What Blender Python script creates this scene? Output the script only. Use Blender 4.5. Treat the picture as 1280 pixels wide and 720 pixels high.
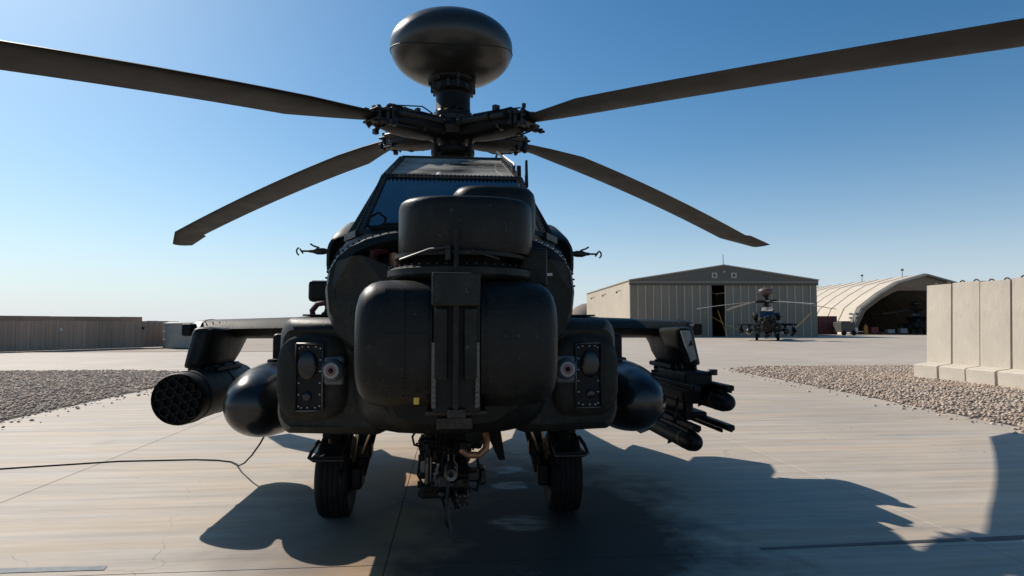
import bpy, bmesh, math, random
import numpy as np
from mathutils import Vector, Matrix
for o in list(bpy.data.objects): bpy.data.objects.remove(o)
random.seed(7); PI = math.pi
sc = bpy.context.scene; COL = sc.collection
R = math.radians
# ------------------------------------------------------------ camera, world, sun, exposure
cam = bpy.data.cameras.new('camera'); camo = bpy.data.objects.new('camera', cam); COL.objects.link(camo)
cam.sensor_width = 36; cam.lens = 36*800/1280; cam.clip_start = .05; cam.clip_end = 5000
camo.location = (0, 0, 1.64); camo.rotation_euler = (PI/2+math.atan(45/800), 0, -math.atan(75/800))
sc.camera = camo
SUN_EL, SUN_AZ = R(39), R(-42)          # azimuth from +Y towards +X
w = bpy.data.worlds.new('World'); sc.world = w; w.use_nodes = True
nt = w.node_tree; bg = nt.nodes['Background']; sky = nt.nodes.new('ShaderNodeTexSky')
sky.sky_type = 'NISHITA'; sky.sun_disc = False; sky.sun_elevation = SUN_EL; sky.sun_rotation = SUN_AZ
sky.altitude = 400; sky.air_density = 0.9; sky.dust_density = .9; sky.ozone_density = 3.0
wb = nt.nodes.new('ShaderNodeMixRGB'); wb.blend_type = 'MULTIPLY'; wb.inputs[0].default_value = 1; wb.inputs[2].default_value = (.94, 1.06, 1.02, 1)
hs_ = nt.nodes.new('ShaderNodeHueSaturation'); hs_.inputs['Saturation'].default_value = 1.25
nt.links.new(sky.outputs[0], wb.inputs[1]); nt.links.new(wb.outputs[0], hs_.inputs['Color']); bg.inputs[1].default_value = 0.107
# pale desert dust haze low in the sky, the same all round the horizon
tcw = nt.nodes.new('ShaderNodeTexCoord'); sxyz = nt.nodes.new('ShaderNodeSeparateXYZ'); nt.links.new(tcw.outputs['Generated'], sxyz.inputs[0])
hz = nt.nodes.new('ShaderNodeValToRGB'); hz.color_ramp.interpolation = 'B_SPLINE'
for p_, v_ in ((0, .88), (.05, .70), (.14, .26), (.26, .05), (.45, 0)):
    e_ = hz.color_ramp.elements.new(p_) if p_ not in (0, ) else hz.color_ramp.elements[0]
    e_.position = p_; e_.color = (v_, v_, v_, 1)
hz.color_ramp.elements[-1].color = (0, 0, 0, 1)
nt.links.new(sxyz.outputs['Z'], hz.inputs[0])
hm = nt.nodes.new('ShaderNodeMixRGB'); hm.inputs[2].default_value = (6.4, 6.9, 7.8, 1); nt.links.new(hz.outputs[0], hm.inputs[0]); nt.links.new(hs_.outputs[0], hm.inputs[1]); nt.links.new(hm.outputs[0], bg.inputs[0])
sl = bpy.data.lights.new('sun', 'SUN'); sl.energy = 5.0; sl.angle = R(.5); sl.color = (1, .93, .84)
so = bpy.data.objects.new('sun', sl); COL.objects.link(so)
sd = Vector((math.sin(SUN_AZ)*math.cos(SUN_EL), math.cos(SUN_AZ)*math.cos(SUN_EL), math.sin(SUN_EL)))
so.rotation_euler = sd.to_track_quat('Z', 'Y').to_euler(); so.location = sd*60
sc.view_settings.view_transform = 'Standard'; sc.view_settings.look = 'None'
sc.view_settings.exposure = 0.0; sc.view_settings.gamma = 1

# ------------------------------------------------------------ materials
MATS = {}
def mat(name, col, rough=.6, metal=0, var=.15, scale=3.0, bump=0, bscale=40, dust=None, dustamt=.0, stretch=(1,1,1), coat=0, spec=.5, rnd=0, chips=0):
    if name in MATS: return MATS[name]
    m = bpy.data.materials.new(name); m.use_nodes = True; MATS[name] = m
    n = m.node_tree; N = n.nodes; L = n.links; b = N['Principled BSDF']
    tc = N.new('ShaderNodeTexCoord'); mp = N.new('ShaderNodeMapping'); mp.inputs['Scale'].default_value = stretch
    L.new(tc.outputs['Object'], mp.inputs[0])
    nz = N.new('ShaderNodeTexNoise'); nz.inputs['Scale'].default_value = scale; nz.inputs['Detail'].default_value = 8; nz.inputs['Roughness'].default_value = .65
    L.new(mp.outputs[0], nz.inputs['Vector'])
    cr = N.new('ShaderNodeValToRGB'); c = Vector(col[:3])
    cr.color_ramp.elements[0].position = .3; cr.color_ramp.elements[1].position = .7
    cr.color_ramp.elements[0].color = (*(c*(1-var)), 1); cr.color_ramp.elements[1].color = (*(c*(1+var)), 1)
    L.new(nz.outputs['Fac'], cr.inputs[0]); out = cr.outputs[0]
    if dust:
        n2 = N.new('ShaderNodeTexNoise'); n2.inputs['Scale'].default_value = scale*2.3; n2.inputs['Detail'].default_value = 10; n2.inputs['Roughness'].default_value = .75
        L.new(mp.outputs[0], n2.inputs['Vector'])
        mr = N.new('ShaderNodeMapRange'); mr.inputs[1].default_value = .5; mr.inputs[2].default_value = .85; mr.inputs[4].default_value = dustamt
        L.new(n2.outputs['Fac'], mr.inputs[0])
        mx = N.new('ShaderNodeMixRGB'); mx.inputs[2].default_value = (*dust, 1); L.new(mr.outputs[0], mx.inputs[0]); L.new(out, mx.inputs[1]); out = mx.outputs[0]
    if chips:
        n5 = N.new('ShaderNodeTexNoise'); n5.inputs['Scale'].default_value = 30; n5.inputs['Detail'].default_value = 5; n5.inputs['Roughness'].default_value = .6
        mr5 = N.new('ShaderNodeMapRange'); mr5.inputs[1].default_value = .66; mr5.inputs[2].default_value = .70; mr5.inputs[4].default_value = chips; L.new(mp.outputs[0], n5.inputs['Vector']); L.new(n5.outputs['Fac'], mr5.inputs[0])
        m5 = N.new('ShaderNodeMixRGB'); m5.inputs[2].default_value = (.10, .095, .085, 1); L.new(mr5.outputs[0], m5.inputs[0]); L.new(out, m5.inputs[1]); out = m5.outputs[0]
    if rnd:
        oi = N.new('ShaderNodeObjectInfo'); m2 = N.new('ShaderNodeMapRange'); m2.inputs[3].default_value = 1-rnd; m2.inputs[4].default_value = 1+rnd
        L.new(oi.outputs['Random'], m2.inputs[0]); vm = N.new('ShaderNodeVectorMath'); vm.operation = 'SCALE'
        L.new(out, vm.inputs[0]); L.new(m2.outputs[0], vm.inputs['Scale']); out = vm.outputs[0]
    L.new(out, b.inputs['Base Color'])
    b.inputs['Metallic'].default_value = metal; b.inputs['Specular IOR Level'].default_value = spec
    rr = N.new('ShaderNodeMapRange'); rr.inputs[3].default_value = max(0, rough-.08); rr.inputs[4].default_value = min(1, rough+.12)
    n3 = N.new('ShaderNodeTexNoise'); n3.inputs['Scale'].default_value = scale*1.7; n3.inputs['Detail'].default_value = 6
    L.new(mp.outputs[0], n3.inputs['Vector']); L.new(n3.outputs['Fac'], rr.inputs[0]); L.new(rr.outputs[0], b.inputs['Roughness'])
    if coat: b.inputs['Coat Weight'].default_value = coat; b.inputs['Coat Roughness'].default_value = .25
    if bump:
        n4 = N.new('ShaderNodeTexNoise'); n4.inputs['Scale'].default_value = bscale; n4.inputs['Detail'].default_value = 6
        L.new(mp.outputs[0], n4.inputs['Vector']); bp = N.new('ShaderNodeBump'); bp.inputs['Strength'].default_value = bump; bp.inputs['Distance'].default_value = .02
        L.new(n4.outputs['Fac'], bp.inputs['Height']); L.new(bp.outputs[0], b.inputs['Normal'])
    return m
DUST = (.22, .18, .14)
PAINT = mat('olive_grey_paint', (.009, .010, .0085), .48, var=.3, scale=2.5, dust=DUST, dustamt=.12, bump=.06, bscale=60, spec=.18, chips=.3)
PAINT2 = mat('worn_paint', (.014, .015, .0125), .52, var=.35, scale=5, dust=DUST, dustamt=.2, bump=.08, bscale=50, spec=.2, chips=.5)
TADSM = mat('turret_paint', (.008, .009, .008), .42, var=.3, scale=3, dust=DUST, dustamt=.10, bump=.05, spec=.2, chips=.4)
DARK = mat('black_paint', (.004, .004, .004), .5, var=.3, scale=6, dust=DUST, dustamt=.05, spec=.2)
BLADE = mat('blade_paint', (.006, .006, .0056), .5, var=.4, scale=2.2, dust=DUST, dustamt=.08, spec=.2, chips=.3)
RUB = mat('rubber', (.006, .006, .006), .75, var=.3, scale=9, dust=DUST, dustamt=.12, spec=.25)
MET = mat('worn_metal', (.10, .10, .095), .38, metal=.8, var=.35, scale=18, dust=(.1, .07, .05), dustamt=.4)
DMET = mat('dark_metal', (.009, .009, .009), .42, metal=.3, var=.4, scale=14, dust=DUST, dustamt=.3)
CHROME = mat('polished_strut', (.6, .6, .58), .2, metal=1, var=.05)
COPPER = mat('copper_shield', (.35, .17, .09), .4, metal=.5, var=.25, scale=20)
PALE = mat('pale_paint', (.5, .5, .47), .5, var=.2, scale=8, dust=(.2, .17, .14), dustamt=.5)
YEL = mat('yellow_paint', (.55, .38, .05), .5, var=.2, scale=12, dust=DUST, dustamt=.5)
RED = mat('red_cover', (.07, .010, .010), .6, var=.3, scale=12)
SKYB = mat('blue_grey_housing', (.08, .10, .115), .4, var=.2, scale=14)
SANDF = mat('seat_fabric', (.11, .11, .095), .85, var=.25, scale=12)
GREYLID = mat('grey_quilt', (.19, .18, .15), .85, var=.3, scale=9, bump=.3, bscale=14)
SOOT = mat('soot_black', (.004, .004, .004), .8, var=.1)
SOOTG = mat('black_lens', (.006, .008, .010), .25, var=.1)
RUSTB = mat('brown_radome', (.1, .06, .05), .5, var=.15)
def glass(name, tint, opac, dirt=0, rough=.03, gcol=(1, 1, 1), lo=.35, hi=.75):
    m = bpy.data.materials.new(name); m.use_nodes = True; n = m.node_tree; N = n.nodes; L = n.links
    N.remove(N['Principled BSDF']); out = N['Material Output']
    tr = N.new('ShaderNodeBsdfTransparent'); tr.inputs[0].default_value = (*tint, 1)
    gl = N.new('ShaderNodeBsdfGlossy'); gl.inputs['Roughness'].default_value = rough; gl.inputs[0].default_value = (*gcol, 1)
    fr = N.new('ShaderNodeFresnel'); fr.inputs[0].default_value = 1.5
    ad = N.new('ShaderNodeMath'); ad.operation = 'ADD'; ad.inputs[1].default_value = opac; L.new(fr.outputs[0], ad.inputs[0])
    mx = N.new('ShaderNodeMixShader'); L.new(ad.outputs[0], mx.inputs[0]); L.new(tr.outputs[0], mx.inputs[1]); L.new(gl.outputs[0], mx.inputs[2])
    df = N.new('ShaderNodeBsdfDiffuse'); df.inputs[0].default_value = (.45, .42, .37, 1)
    nz = N.new('ShaderNodeTexNoise'); nz.inputs['Scale'].default_value = 2.5; nz.inputs['Detail'].default_value = 9
    mr = N.new('ShaderNodeMapRange'); mr.inputs[1].default_value = lo; mr.inputs[2].default_value = hi; mr.inputs[4].default_value = dirt; L.new(nz.outputs['Fac'], mr.inputs[0])
    m2 = N.new('ShaderNodeMixShader'); L.new(mr.outputs[0], m2.inputs[0]); L.new(mx.outputs[0], m2.inputs[1]); L.new(df.outputs[0], m2.inputs[2])
    L.new(m2.outputs[0], out.inputs[0]); MATS[name] = m; return m
GLASS = glass('windshield_glass', (.40, .62, .70), .07, .03, gcol=(.28, .62, .80))
GLASSR = glass('dusty_roof_glass', (.85, .87, .87), .05, .85, lo=.30, hi=.62)

# ------------------------------------------------------------ object helpers
WO = {}
def empty(name, loc, parent=None):
    o = bpy.data.objects.new(name, None); COL.objects.link(o); o.empty_display_size = .3
    loc = Vector(loc); WO[o] = loc
    if parent: o.parent = parent; o.location = loc-WO[parent]
    else: o.location = loc
    return o
def tag(o, label=None, cat=None, group=None, kind=None):
    if label: o['label'] = label
    if cat: o['category'] = cat
    if group: o['group'] = group
    if kind: o['kind'] = kind
    return o
WING = [False]
def wf(p): return Vector((p[0]*1.09, p[1]+.5, 1.6+(p[2]-1.6)*1.09))     # wing assembly: span and chord position on the fuselage
class MB:
    def __init__(s): s.v = []; s.f = []; s.sm = []
    def add(s, v, f, smooth=False):
        n = len(s.v); s.v += [tuple(p) for p in v]; s.f += [tuple(i+n for i in q) for q in f]; s.sm += [smooth]*len(f); return s
    def bm(s, b, smooth=False):
        b.verts.ensure_lookup_table(); b.verts.index_update()
        s.add([tuple(v.co) for v in b.verts], [[v.index for v in f.verts] for f in b.faces], smooth); b.free(); return s
    def box(s, lo, hi, bev=0, M=None, seg=1, smooth=False):
        b = bmesh.new(); bmesh.ops.create_cube(b, size=1)
        lo = Vector(lo); hi = Vector(hi)
        for v in b.verts: v.co = Vector([lo[i]+(v.co[i]+.5)*(hi[i]-lo[i]) for i in range(3)])
        if bev: bmesh.ops.bevel(b, geom=b.edges[:]+b.verts[:], offset=bev, segments=seg, affect='EDGES', profile=.5)
        if M is not None: b.transform(M)
        bmesh.ops.recalc_face_normals(b, faces=b.faces)
        return s.bm(b, smooth)
    def tube(s, pts, r, n=8, caps=True, smooth=True):
        pts = [Vector(p) for p in pts]; rs = r if isinstance(r, (list, tuple)) else [r]*len(pts)
        V = []; F = []; up = None
        for i, p in enumerate(pts):
            t = (pts[min(i+1, len(pts)-1)]-pts[max(i-1, 0)]).normalized()
            if up is None: up = t.orthogonal().normalized()
            a = (up-t*up.dot(t)); a = a.normalized() if a.length > 1e-6 else t.orthogonal().normalized()
            up = a; b = t.cross(a)
            for k in range(n):
                q = 2*PI*k/n; V.append(p+(a*math.cos(q)+b*math.sin(q))*rs[i])
        for i in range(len(pts)-1):
            for k in range(n): F.append((i*n+k, i*n+(k+1) % n, (i+1)*n+(k+1) % n, (i+1)*n+k))
        s.add(V, F, smooth)
        if caps:
            m = len(pts); s.add(V[:n], [tuple(range(n))[::-1]], False); s.add(V[-n:], [tuple(range(n))], False)
        return s
    def rev(s, prof, origin=(0, 0, 0), axis=(0, 0, 1), n=24, smooth=True, sx=1, sy=1):
        ax = Vector(axis).normalized(); q = ax.to_track_quat('Z', 'Y'); o = Vector(origin); V = []; F = []
        for (r, z) in prof:
            for k in range(n):
                a = 2*PI*k/n; V.append(o+q @ Vector((r*math.cos(a)*sx, r*math.sin(a)*sy, z)))
        for i in range(len(prof)-1):
            for k in range(n): F.append((i*n+k, i*n+(k+1) % n, (i+1)*n+(k+1) % n, (i+1)*n+k))
        return s.add(V, F, smooth)
    def loft(s, rings, caps=True, smooth=True):
        n = len(rings[0]); V = [p for r in rings for p in r]; F = []
        for i in range(len(rings)-1):
            for k in range(n): F.append((i*n+k, i*n+(k+1) % n, (i+1)*n+(k+1) % n, (i+1)*n+k))
        s.add(V, F, smooth)
        if caps: s.add(rings[0], [tuple(range(n))[::-1]]); s.add(rings[-1], [tuple(range(n))])
        return s
    def prism(s, poly, d):   # poly: 3D points, extruded by vector d
        n = len(poly); d = Vector(d); V = [Vector(p) for p in poly]+[Vector(p)+d for p in poly]
        F = [tuple(range(n)), tuple(range(2*n-1, n-1, -1))]+[(i, (i+1) % n, n+(i+1) % n, n+i) for i in range(n)]
        return s.add(V, F)
    def build(s, name, m, parent=None, origin=None, kind=None, label=None):
        if WING[0]: s.v = [wf(p) for p in s.v]
        me = bpy.data.meshes.new(name); wo = Vector(origin) if origin is not None else (WO[parent] if parent else Vector((0, 0, 0)))
        me.from_pydata([tuple(Vector(p)-wo) for p in s.v], [], s.f); me.polygons.foreach_set('use_smooth', s.sm)
        b = bmesh.new(); b.from_mesh(me); bmesh.ops.remove_doubles(b, verts=b.verts, dist=.0002); bmesh.ops.recalc_face_normals(b, faces=b.faces)
        for e in b.edges:
            if len(e.link_faces) == 2 and e.calc_face_angle(0) > .7: e.smooth = False
        b.to_mesh(me); b.free(); me.update()
        me.materials.append(m); o = bpy.data.objects.new(name, me); COL.objects.link(o); WO[o] = wo
        if parent: o.parent = parent; o.location = wo-WO[parent]
        else: o.location = wo
        if kind: o['kind'] = kind
        if label: o['label'] = label
        return o
def copytree(o, parent=None):
    c = o.copy(); COL.objects.link(c); c.parent = parent
    for ch in CH.get(o, []): copytree(ch, c)
    return c
CH = {}
def index_children():
    CH.clear()
    for o in bpy.data.objects:
        if o.parent: CH.setdefault(o.parent, []).append(o)
def sring(y, x0, x1, z0, z1, e=4, n=32):       # superellipse ring in the xz plane
    cx, cz, a, c = (x0+x1)/2, (z0+z1)/2, (x1-x0)/2, (z1-z0)/2; P = []
    for k in range(n):
        t = 2*PI*(k+.5)/n; ct, st = math.cos(t), math.sin(t)
        P.append(Vector((cx+a*math.copysign(abs(ct)**(2/e), ct), y, cz+c*math.copysign(abs(st)**(2/e), st))))
    return P
def sphere(mb, c, r, n=16, m=10, sc3=(1, 1, 1)):
    V = []; F = []
    for i in range(m+1):
        a = PI*i/m
        for k in range(n):
            b = 2*PI*k/n; V.append((c[0]+r*sc3[0]*math.sin(a)*math.cos(b), c[1]+r*sc3[1]*math.sin(a)*math.sin(b), c[2]+r*sc3[2]*math.cos(a)))
    for i in range(m):
        for k in range(n): F.append((i*n+k, i*n+(k+1) % n, (i+1)*n+(k+1) % n, (i+1)*n+k))
    return mb.add(V, F, True)
def bolt(mb, p, ax, r=.006, h=.004):
    return mb.rev([(0, h), (r*.8, h), (r, h*.4), (r, -h)], p, ax, 6, False)

# ============================================================ GROUND
sand = mat('desert_sand', (.36, .29, .225), .95, var=.12, scale=.15, bump=.2, bscale=3)
s = MB(); g = 3000
s.add([(-g, -200, -.05), (g, -200, -.05), (g, g, -.05), (-g, g, -.05)], [(0, 1, 2, 3)])
tag(s.build('ground', sand), 'pale tan desert ground reaching to the horizon', kind='structure')

def concrete(name, base):
    m = bpy.data.materials.new(name); m.use_nodes = True; n = m.node_tree; N = n.nodes; L = n.links; b = N['Principled BSDF']
    geo = N.new('ShaderNodeNewGeometry')
    def noise(scale, st, det=6, ro=.6):
        mp = N.new('ShaderNodeMapping'); mp.inputs['Scale'].default_value = st; L.new(geo.outputs['Position'], mp.inputs[0])
        z = N.new('ShaderNodeTexNoise'); z.inputs['Scale'].default_value = scale; z.inputs['Detail'].default_value = det; z.inputs['Roughness'].default_value = ro
        L.new(mp.outputs[0], z.inputs['Vector']); return z.outputs['Fac']
    def ramp(f, a, c, lo, hi):
        r = N.new('ShaderNodeMapRange'); r.inputs[1].default_value = a; r.inputs[2].default_value = c; r.inputs[3].default_value = lo; r.inputs[4].default_value = hi; L.new(f, r.inputs[0]); return r.outputs[0]
    def mul(a, c):
        q = N.new('ShaderNodeMath'); q.operation = 'MULTIPLY'; L.new(a, q.inputs[0]); L.new(c, q.inputs[1]); return q.outputs[0]
    streak = ramp(noise(1, (.35, 5, 1), 8, .7), .3, .7, .74, 1.17)
    fine = ramp(noise(1, (3, 45, 1), 4), .3, .7, .93, 1.06)
    blot = ramp(noise(.35, (1, 1, 1), 4), .3, .7, .9, 1.08)
    grit = ramp(noise(90, (1, 1, 1), 2), .3, .7, .95, 1.05)
    oi = N.new('ShaderNodeObjectInfo'); rn = ramp(oi.outputs['Random'], 0, 1, .95, 1.04)
    f = mul(mul(mul(streak, fine), mul(blot, grit)), rn)
    tn = N.new('ShaderNodeMixRGB'); tn.inputs[1].default_value = (base[0]*.97, base[1]*.99, base[2]*1.02, 1); tn.inputs[2].default_value = (base[0]*1.06, base[1]*.98, base[2]*.88, 1); L.new(ramp(noise(.8, (.5, 3, 1), 6), .35, .65, 0, 1), tn.inputs[0])
    vm = N.new('ShaderNodeVectorMath'); vm.operation = 'SCALE'; L.new(tn.outputs[0], vm.inputs[0]); L.new(f, vm.inputs['Scale'])
    # rust coloured fluid stain where the helicopter is parked
    sx = N.new('ShaderNodeVectorMath'); sx.operation = 'SUBTRACT'; sx.inputs[1].default_value = (-.1, 6.6, 0); L.new(geo.outputs['Position'], sx.inputs[0])
    s2 = N.new('ShaderNodeVectorMath'); s2.operation = 'MULTIPLY'; s2.inputs[1].default_value = (1/1.5, 1/3.6, 0); L.new(sx.outputs[0], s2.inputs[0])
    ln = N.new('ShaderNodeVectorMath'); ln.operation = 'LENGTH'; L.new(s2.outputs[0], ln.inputs[0])
    st = mul(ramp(ln.outputs['Value'], .35, 1, .8, 0), ramp(noise(1.3, (1, 1, 1), 6), .3, .65, .25, 1))
    mx = N.new('ShaderNodeMixRGB'); mx.inputs[2].default_value = (.30, .15, .06, 1); L.new(st, mx.inputs[0]); L.new(vm.outputs[0], mx.inputs[1])
    # dark oil spots
    oil = ramp(noise(.9, (1, 1, 1), 3, .4), .68, .78, 0, .25)
    m3 = N.new('ShaderNodeMixRGB'); m3.inputs[2].default_value = (.12, .1, .08, 1); L.new(oil, m3.inputs[0]); L.new(mx.outputs[0], m3.inputs[1])
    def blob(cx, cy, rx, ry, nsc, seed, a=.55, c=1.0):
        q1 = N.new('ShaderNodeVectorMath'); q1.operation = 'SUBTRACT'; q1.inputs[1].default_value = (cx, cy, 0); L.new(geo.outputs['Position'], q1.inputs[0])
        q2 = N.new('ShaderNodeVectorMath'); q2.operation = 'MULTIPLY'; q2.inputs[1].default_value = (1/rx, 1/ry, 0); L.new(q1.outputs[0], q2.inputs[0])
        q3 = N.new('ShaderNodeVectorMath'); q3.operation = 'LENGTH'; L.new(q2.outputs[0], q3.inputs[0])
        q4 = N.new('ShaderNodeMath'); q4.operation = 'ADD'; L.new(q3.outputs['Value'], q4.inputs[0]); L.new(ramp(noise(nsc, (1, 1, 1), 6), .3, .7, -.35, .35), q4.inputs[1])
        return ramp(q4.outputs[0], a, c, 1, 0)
    def stain(src, mask, col, amt):  # mixes a colour in by mask: stains, wet patches, cracks, painted shade
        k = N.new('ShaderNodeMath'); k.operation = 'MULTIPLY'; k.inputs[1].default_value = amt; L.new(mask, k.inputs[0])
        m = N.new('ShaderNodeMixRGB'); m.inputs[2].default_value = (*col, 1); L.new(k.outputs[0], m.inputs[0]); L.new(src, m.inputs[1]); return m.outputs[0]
    o1 = stain(m3.outputs[0], blob(-.1, 5.9, 1.7, 2.6, 1.1, 0, .3, 1.1), (.10, .06, .035), .55)  # brown fluid stain, with shade below the fuselage painted in
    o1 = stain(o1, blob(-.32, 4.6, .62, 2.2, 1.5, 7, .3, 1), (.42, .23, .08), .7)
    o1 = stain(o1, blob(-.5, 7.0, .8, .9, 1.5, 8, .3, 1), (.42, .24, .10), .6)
    oil_shade = blob(.85, 5.2, 1.35, 2.8, 1.3, 1, .6, 1.1); o2 = stain(o1, oil_shade, (.016, .013, .011), .93)  # oil patch, its near-black colour also paints the shade under nose and gun
    o3 = stain(o2, blob(-.9, 4.9, .9, .9, 1.6, 2, .2, 1.1), (.07, .05, .04), .45)  # brown stain by the left bay, doubling as painted shade
    wet = blob(.62, 6.55, .30, .22, 3, 3, .6, .8); wet2 = blob(.64, 7.3, .28, .26, 3, 4, .6, .8); wet3 = blob(.62, 5.35, .40, .26, 3, 5, .5, .9)
    def mx2(a, c):
        q = N.new('ShaderNodeMath'); q.operation = 'MAXIMUM'; L.new(a, q.inputs[0]); L.new(c, q.inputs[1]); return q.outputs[0]
    wm = mul(mx2(mx2(wet, wet2), wet3), ramp(noise(5, (1, 3, 1), 6), .35, .6, .1, .5))
    o4 = stain(o3, wm, (.01, .01, .012), .9)
    # hairline cracks
    vo = N.new('ShaderNodeTexVoronoi'); vo.feature = 'DISTANCE_TO_EDGE'; vo.inputs['Scale'].default_value = .33; vo.inputs['Randomness'].default_value = 1
    wv = N.new('ShaderNodeVectorMath'); wv.operation = 'ADD'; nn = N.new('ShaderNodeTexNoise'); nn.inputs['Scale'].default_value = 1.5; nn.inputs['Detail'].default_value = 6; L.new(geo.outputs['Position'], nn.inputs['Vector'])
    sc3 = N.new('ShaderNodeVectorMath'); sc3.operation = 'SCALE'; sc3.inputs['Scale'].default_value = .5; L.new(nn.outputs['Color'], sc3.inputs[0]); L.new(geo.outputs['Position'], wv.inputs[0]); L.new(sc3.outputs[0], wv.inputs[1]); L.new(wv.outputs[0], vo.inputs['Vector'])
    ck = mul(ramp(vo.outputs['Distance'], 0, .0016, 1, 0), ramp(noise(.5, (1, 1, 1), 3), .5, .6, 0, 1)); o5 = stain(o4, ck, (.12, .09, .07), .6)
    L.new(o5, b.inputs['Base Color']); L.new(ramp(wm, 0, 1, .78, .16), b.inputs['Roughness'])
    bp = N.new('ShaderNodeBump'); bp.inputs['Strength'].default_value = .25; bp.inputs['Distance'].default_value = .006
    L.new(noise(1, (6, 90, 1), 4), bp.inputs['Height']); L.new(bp.outputs[0], b.inputs['Normal'])
    MATS[name] = m; return m
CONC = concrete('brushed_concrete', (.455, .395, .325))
JOINT = mat('joint_sealant', (.10, .085, .07), .8, var=.2)
s = MB()
for (x0, x1, y0, y1) in [(-11.3, 12.6, -7.5, 24.0), (-80, 170, 24.0, 39.5), (-6, 170, 39.5, 125)]:
    s.add([(x0, y0, -.012), (x1, y0, -.012), (x1, y1, -.012), (x0, y1, -.012)], [(0, 1, 2, 3)])
apron = tag(s.build('concrete_apron', JOINT), 'pale brushed concrete parking apron laid in large slabs', kind='structure')
SLABM = {}
def slab(x0, x1, y0, y1, gap=.003):
    k = (round(x1-x0, 3), round(y1-y0, 3))
    if k not in SLABM:
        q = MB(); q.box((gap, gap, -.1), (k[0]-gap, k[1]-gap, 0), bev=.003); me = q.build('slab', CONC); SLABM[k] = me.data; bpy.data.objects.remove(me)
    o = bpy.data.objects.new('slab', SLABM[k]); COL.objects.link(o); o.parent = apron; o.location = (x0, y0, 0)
lanes = [-7.55, -4.12, -.44, 3.93, 8.75]
rows = [-7.5, -1.5, 4.52, 10.52, 16.5, 24.0]
for i in range(4):
    for j in range(5): slab(lanes[i], lanes[i+1], rows[j], rows[j+1])
for i in range(-10, 21):
    slab(i*8+.0, i*8+8.0, 24.0, 31.75); slab(i*8, i*8+8, 31.75, 39.5)
for i in range(0, 22):
    for j in range(11): slab(i*7.75-6, i*7.75+1.75, 39.5+j*7.75, 47.25+j*7.75)
# curved flare where pad meets taxiway
def flare(pts, name='flare_slab'):
    q = MB(); q.prism([(x, y, .0) for x, y in pts], (0, 0, -.1)); o = q.build(name, CONC); o.parent = apron
flare([(-7.56, 13), (-7.56, 23.99), (-11.3, 23.99), (-9.8, 23.4), (-8.6, 22.2), (-7.9, 20.4), (-7.6, 17)][::-1])
flare([(8.76, -7), (8.76, 23.99), (12.4, 23.99), (10.8, 23.3), (9.9, 21.8), (9.7, 18), (8.95, 9.0), (8.9, -7)])
# gravel
GRAV = mat('gravel_bed', (.30, .25, .215), .95, var=.45, scale=22, bump=1, bscale=30)
def gmat(name, cols):
    m = bpy.data.materials.new(name); m.use_nodes = True; n = m.node_tree; N = n.nodes; L = n.links; b = N['Principled BSDF']
    at = N.new('ShaderNodeAttribute'); at.attribute_name = 'tone'; cr = N.new('ShaderNodeValToRGB')
    while len(cr.color_ramp.elements) < len(cols): cr.color_ramp.elements.new(.5)
    for i, c in enumerate(cols): cr.color_ramp.elements[i].position = i/(len(cols)-1); cr.color_ramp.elements[i].color = (*c, 1)
    L.new(at.outputs['Fac'], cr.inputs[0]); L.new(cr.outputs[0], b.inputs['Base Color']); b.inputs['Roughness'].default_value = .9; return m
GM = gmat('gravel_stone', [(.30, .225, .165), (.42, .32, .24), (.50, .39, .295), (.58, .46, .355), (.45, .315, .225), (.66, .55, .43)])
def stones(name, label, inside, bbox, count, near):
    rg = np.random.default_rng(len(name)); pts = []
    while len(pts) < count:
        u = rg.random((count*2, 2)); x = bbox[0]+u[:, 0]*(bbox[1]-bbox[0]); y = bbox[2]+(u[:, 1]**near)*(bbox[3]-bbox[2])
        for a, c in zip(x, y):
            if inside(a, c): pts.append((a, c))
            if len(pts) >= count: break
    p = np.array(pts); n = len(p)
    base = np.array([(1, 0, 0), (0, 1, 0), (-1, 0, 0), (0, -1, 0), (0, 0, 1), (0, 0, -1)], float)
    dist = np.hypot(p[:, 0], p[:, 1])
    sz = (.009+.026*rg.random(n)**2.2)*(1+dist/60)
    V = base[None]*(1+.45*(rg.random((n, 6, 1))-.5))*np.stack([1+.5*rg.random(n), .8+.4*rg.random(n), .55+.35*rg.random(n)], 1)[:, None, :]*sz[:, None, None]
    a = rg.random(n)*6.28; c, s_ = np.cos(a), np.sin(a); t = (rg.random(n)-.5)*1.0; ct, st = np.cos(t), np.sin(t)
    x = V[..., 0]*c[:, None]-V[..., 1]*s_[:, None]; y = V[..., 0]*s_[:, None]+V[..., 1]*c[:, None]; z = V[..., 2]
    x, z = x*ct[:, None]-z*st[:, None], x*st[:, None]+z*ct[:, None]
    co = np.stack([x+p[:, 0:1], y+p[:, 1:2], z+.0+sz[:, None]*.35], -1).reshape(-1, 3)
    tri = np.array([(0, 1, 4), (1, 2, 4), (2, 3, 4), (3, 0, 4), (1, 0, 5), (2, 1, 5), (3, 2, 5), (0, 3, 5)])
    F = (tri[None]+np.arange(n)[:, None, None]*6).reshape(-1, 3)
    me = bpy.data.meshes.new(name); me.vertices.add(n*6); me.vertices.foreach_set('co', co.astype(np.float32).ravel())
    me.loops.add(F.size); me.loops.foreach_set('vertex_index', F.astype(np.int32).ravel())
    me.polygons.add(len(F)); me.polygons.foreach_set('loop_start', np.arange(0, F.size, 3, dtype=np.int32)); me.polygons.foreach_set('loop_total', np.full(len(F), 3, np.int32))
    me.update(calc_edges=True); at = me.attributes.new('tone', 'FLOAT', 'POINT'); at.data.foreach_set('value', np.repeat(rg.random(n), 6).astype(np.float32))
    me.materials.append(GM); o = bpy.data.objects.new(name, me); COL.objects.link(o); tag(o, label, kind='stuff')
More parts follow.
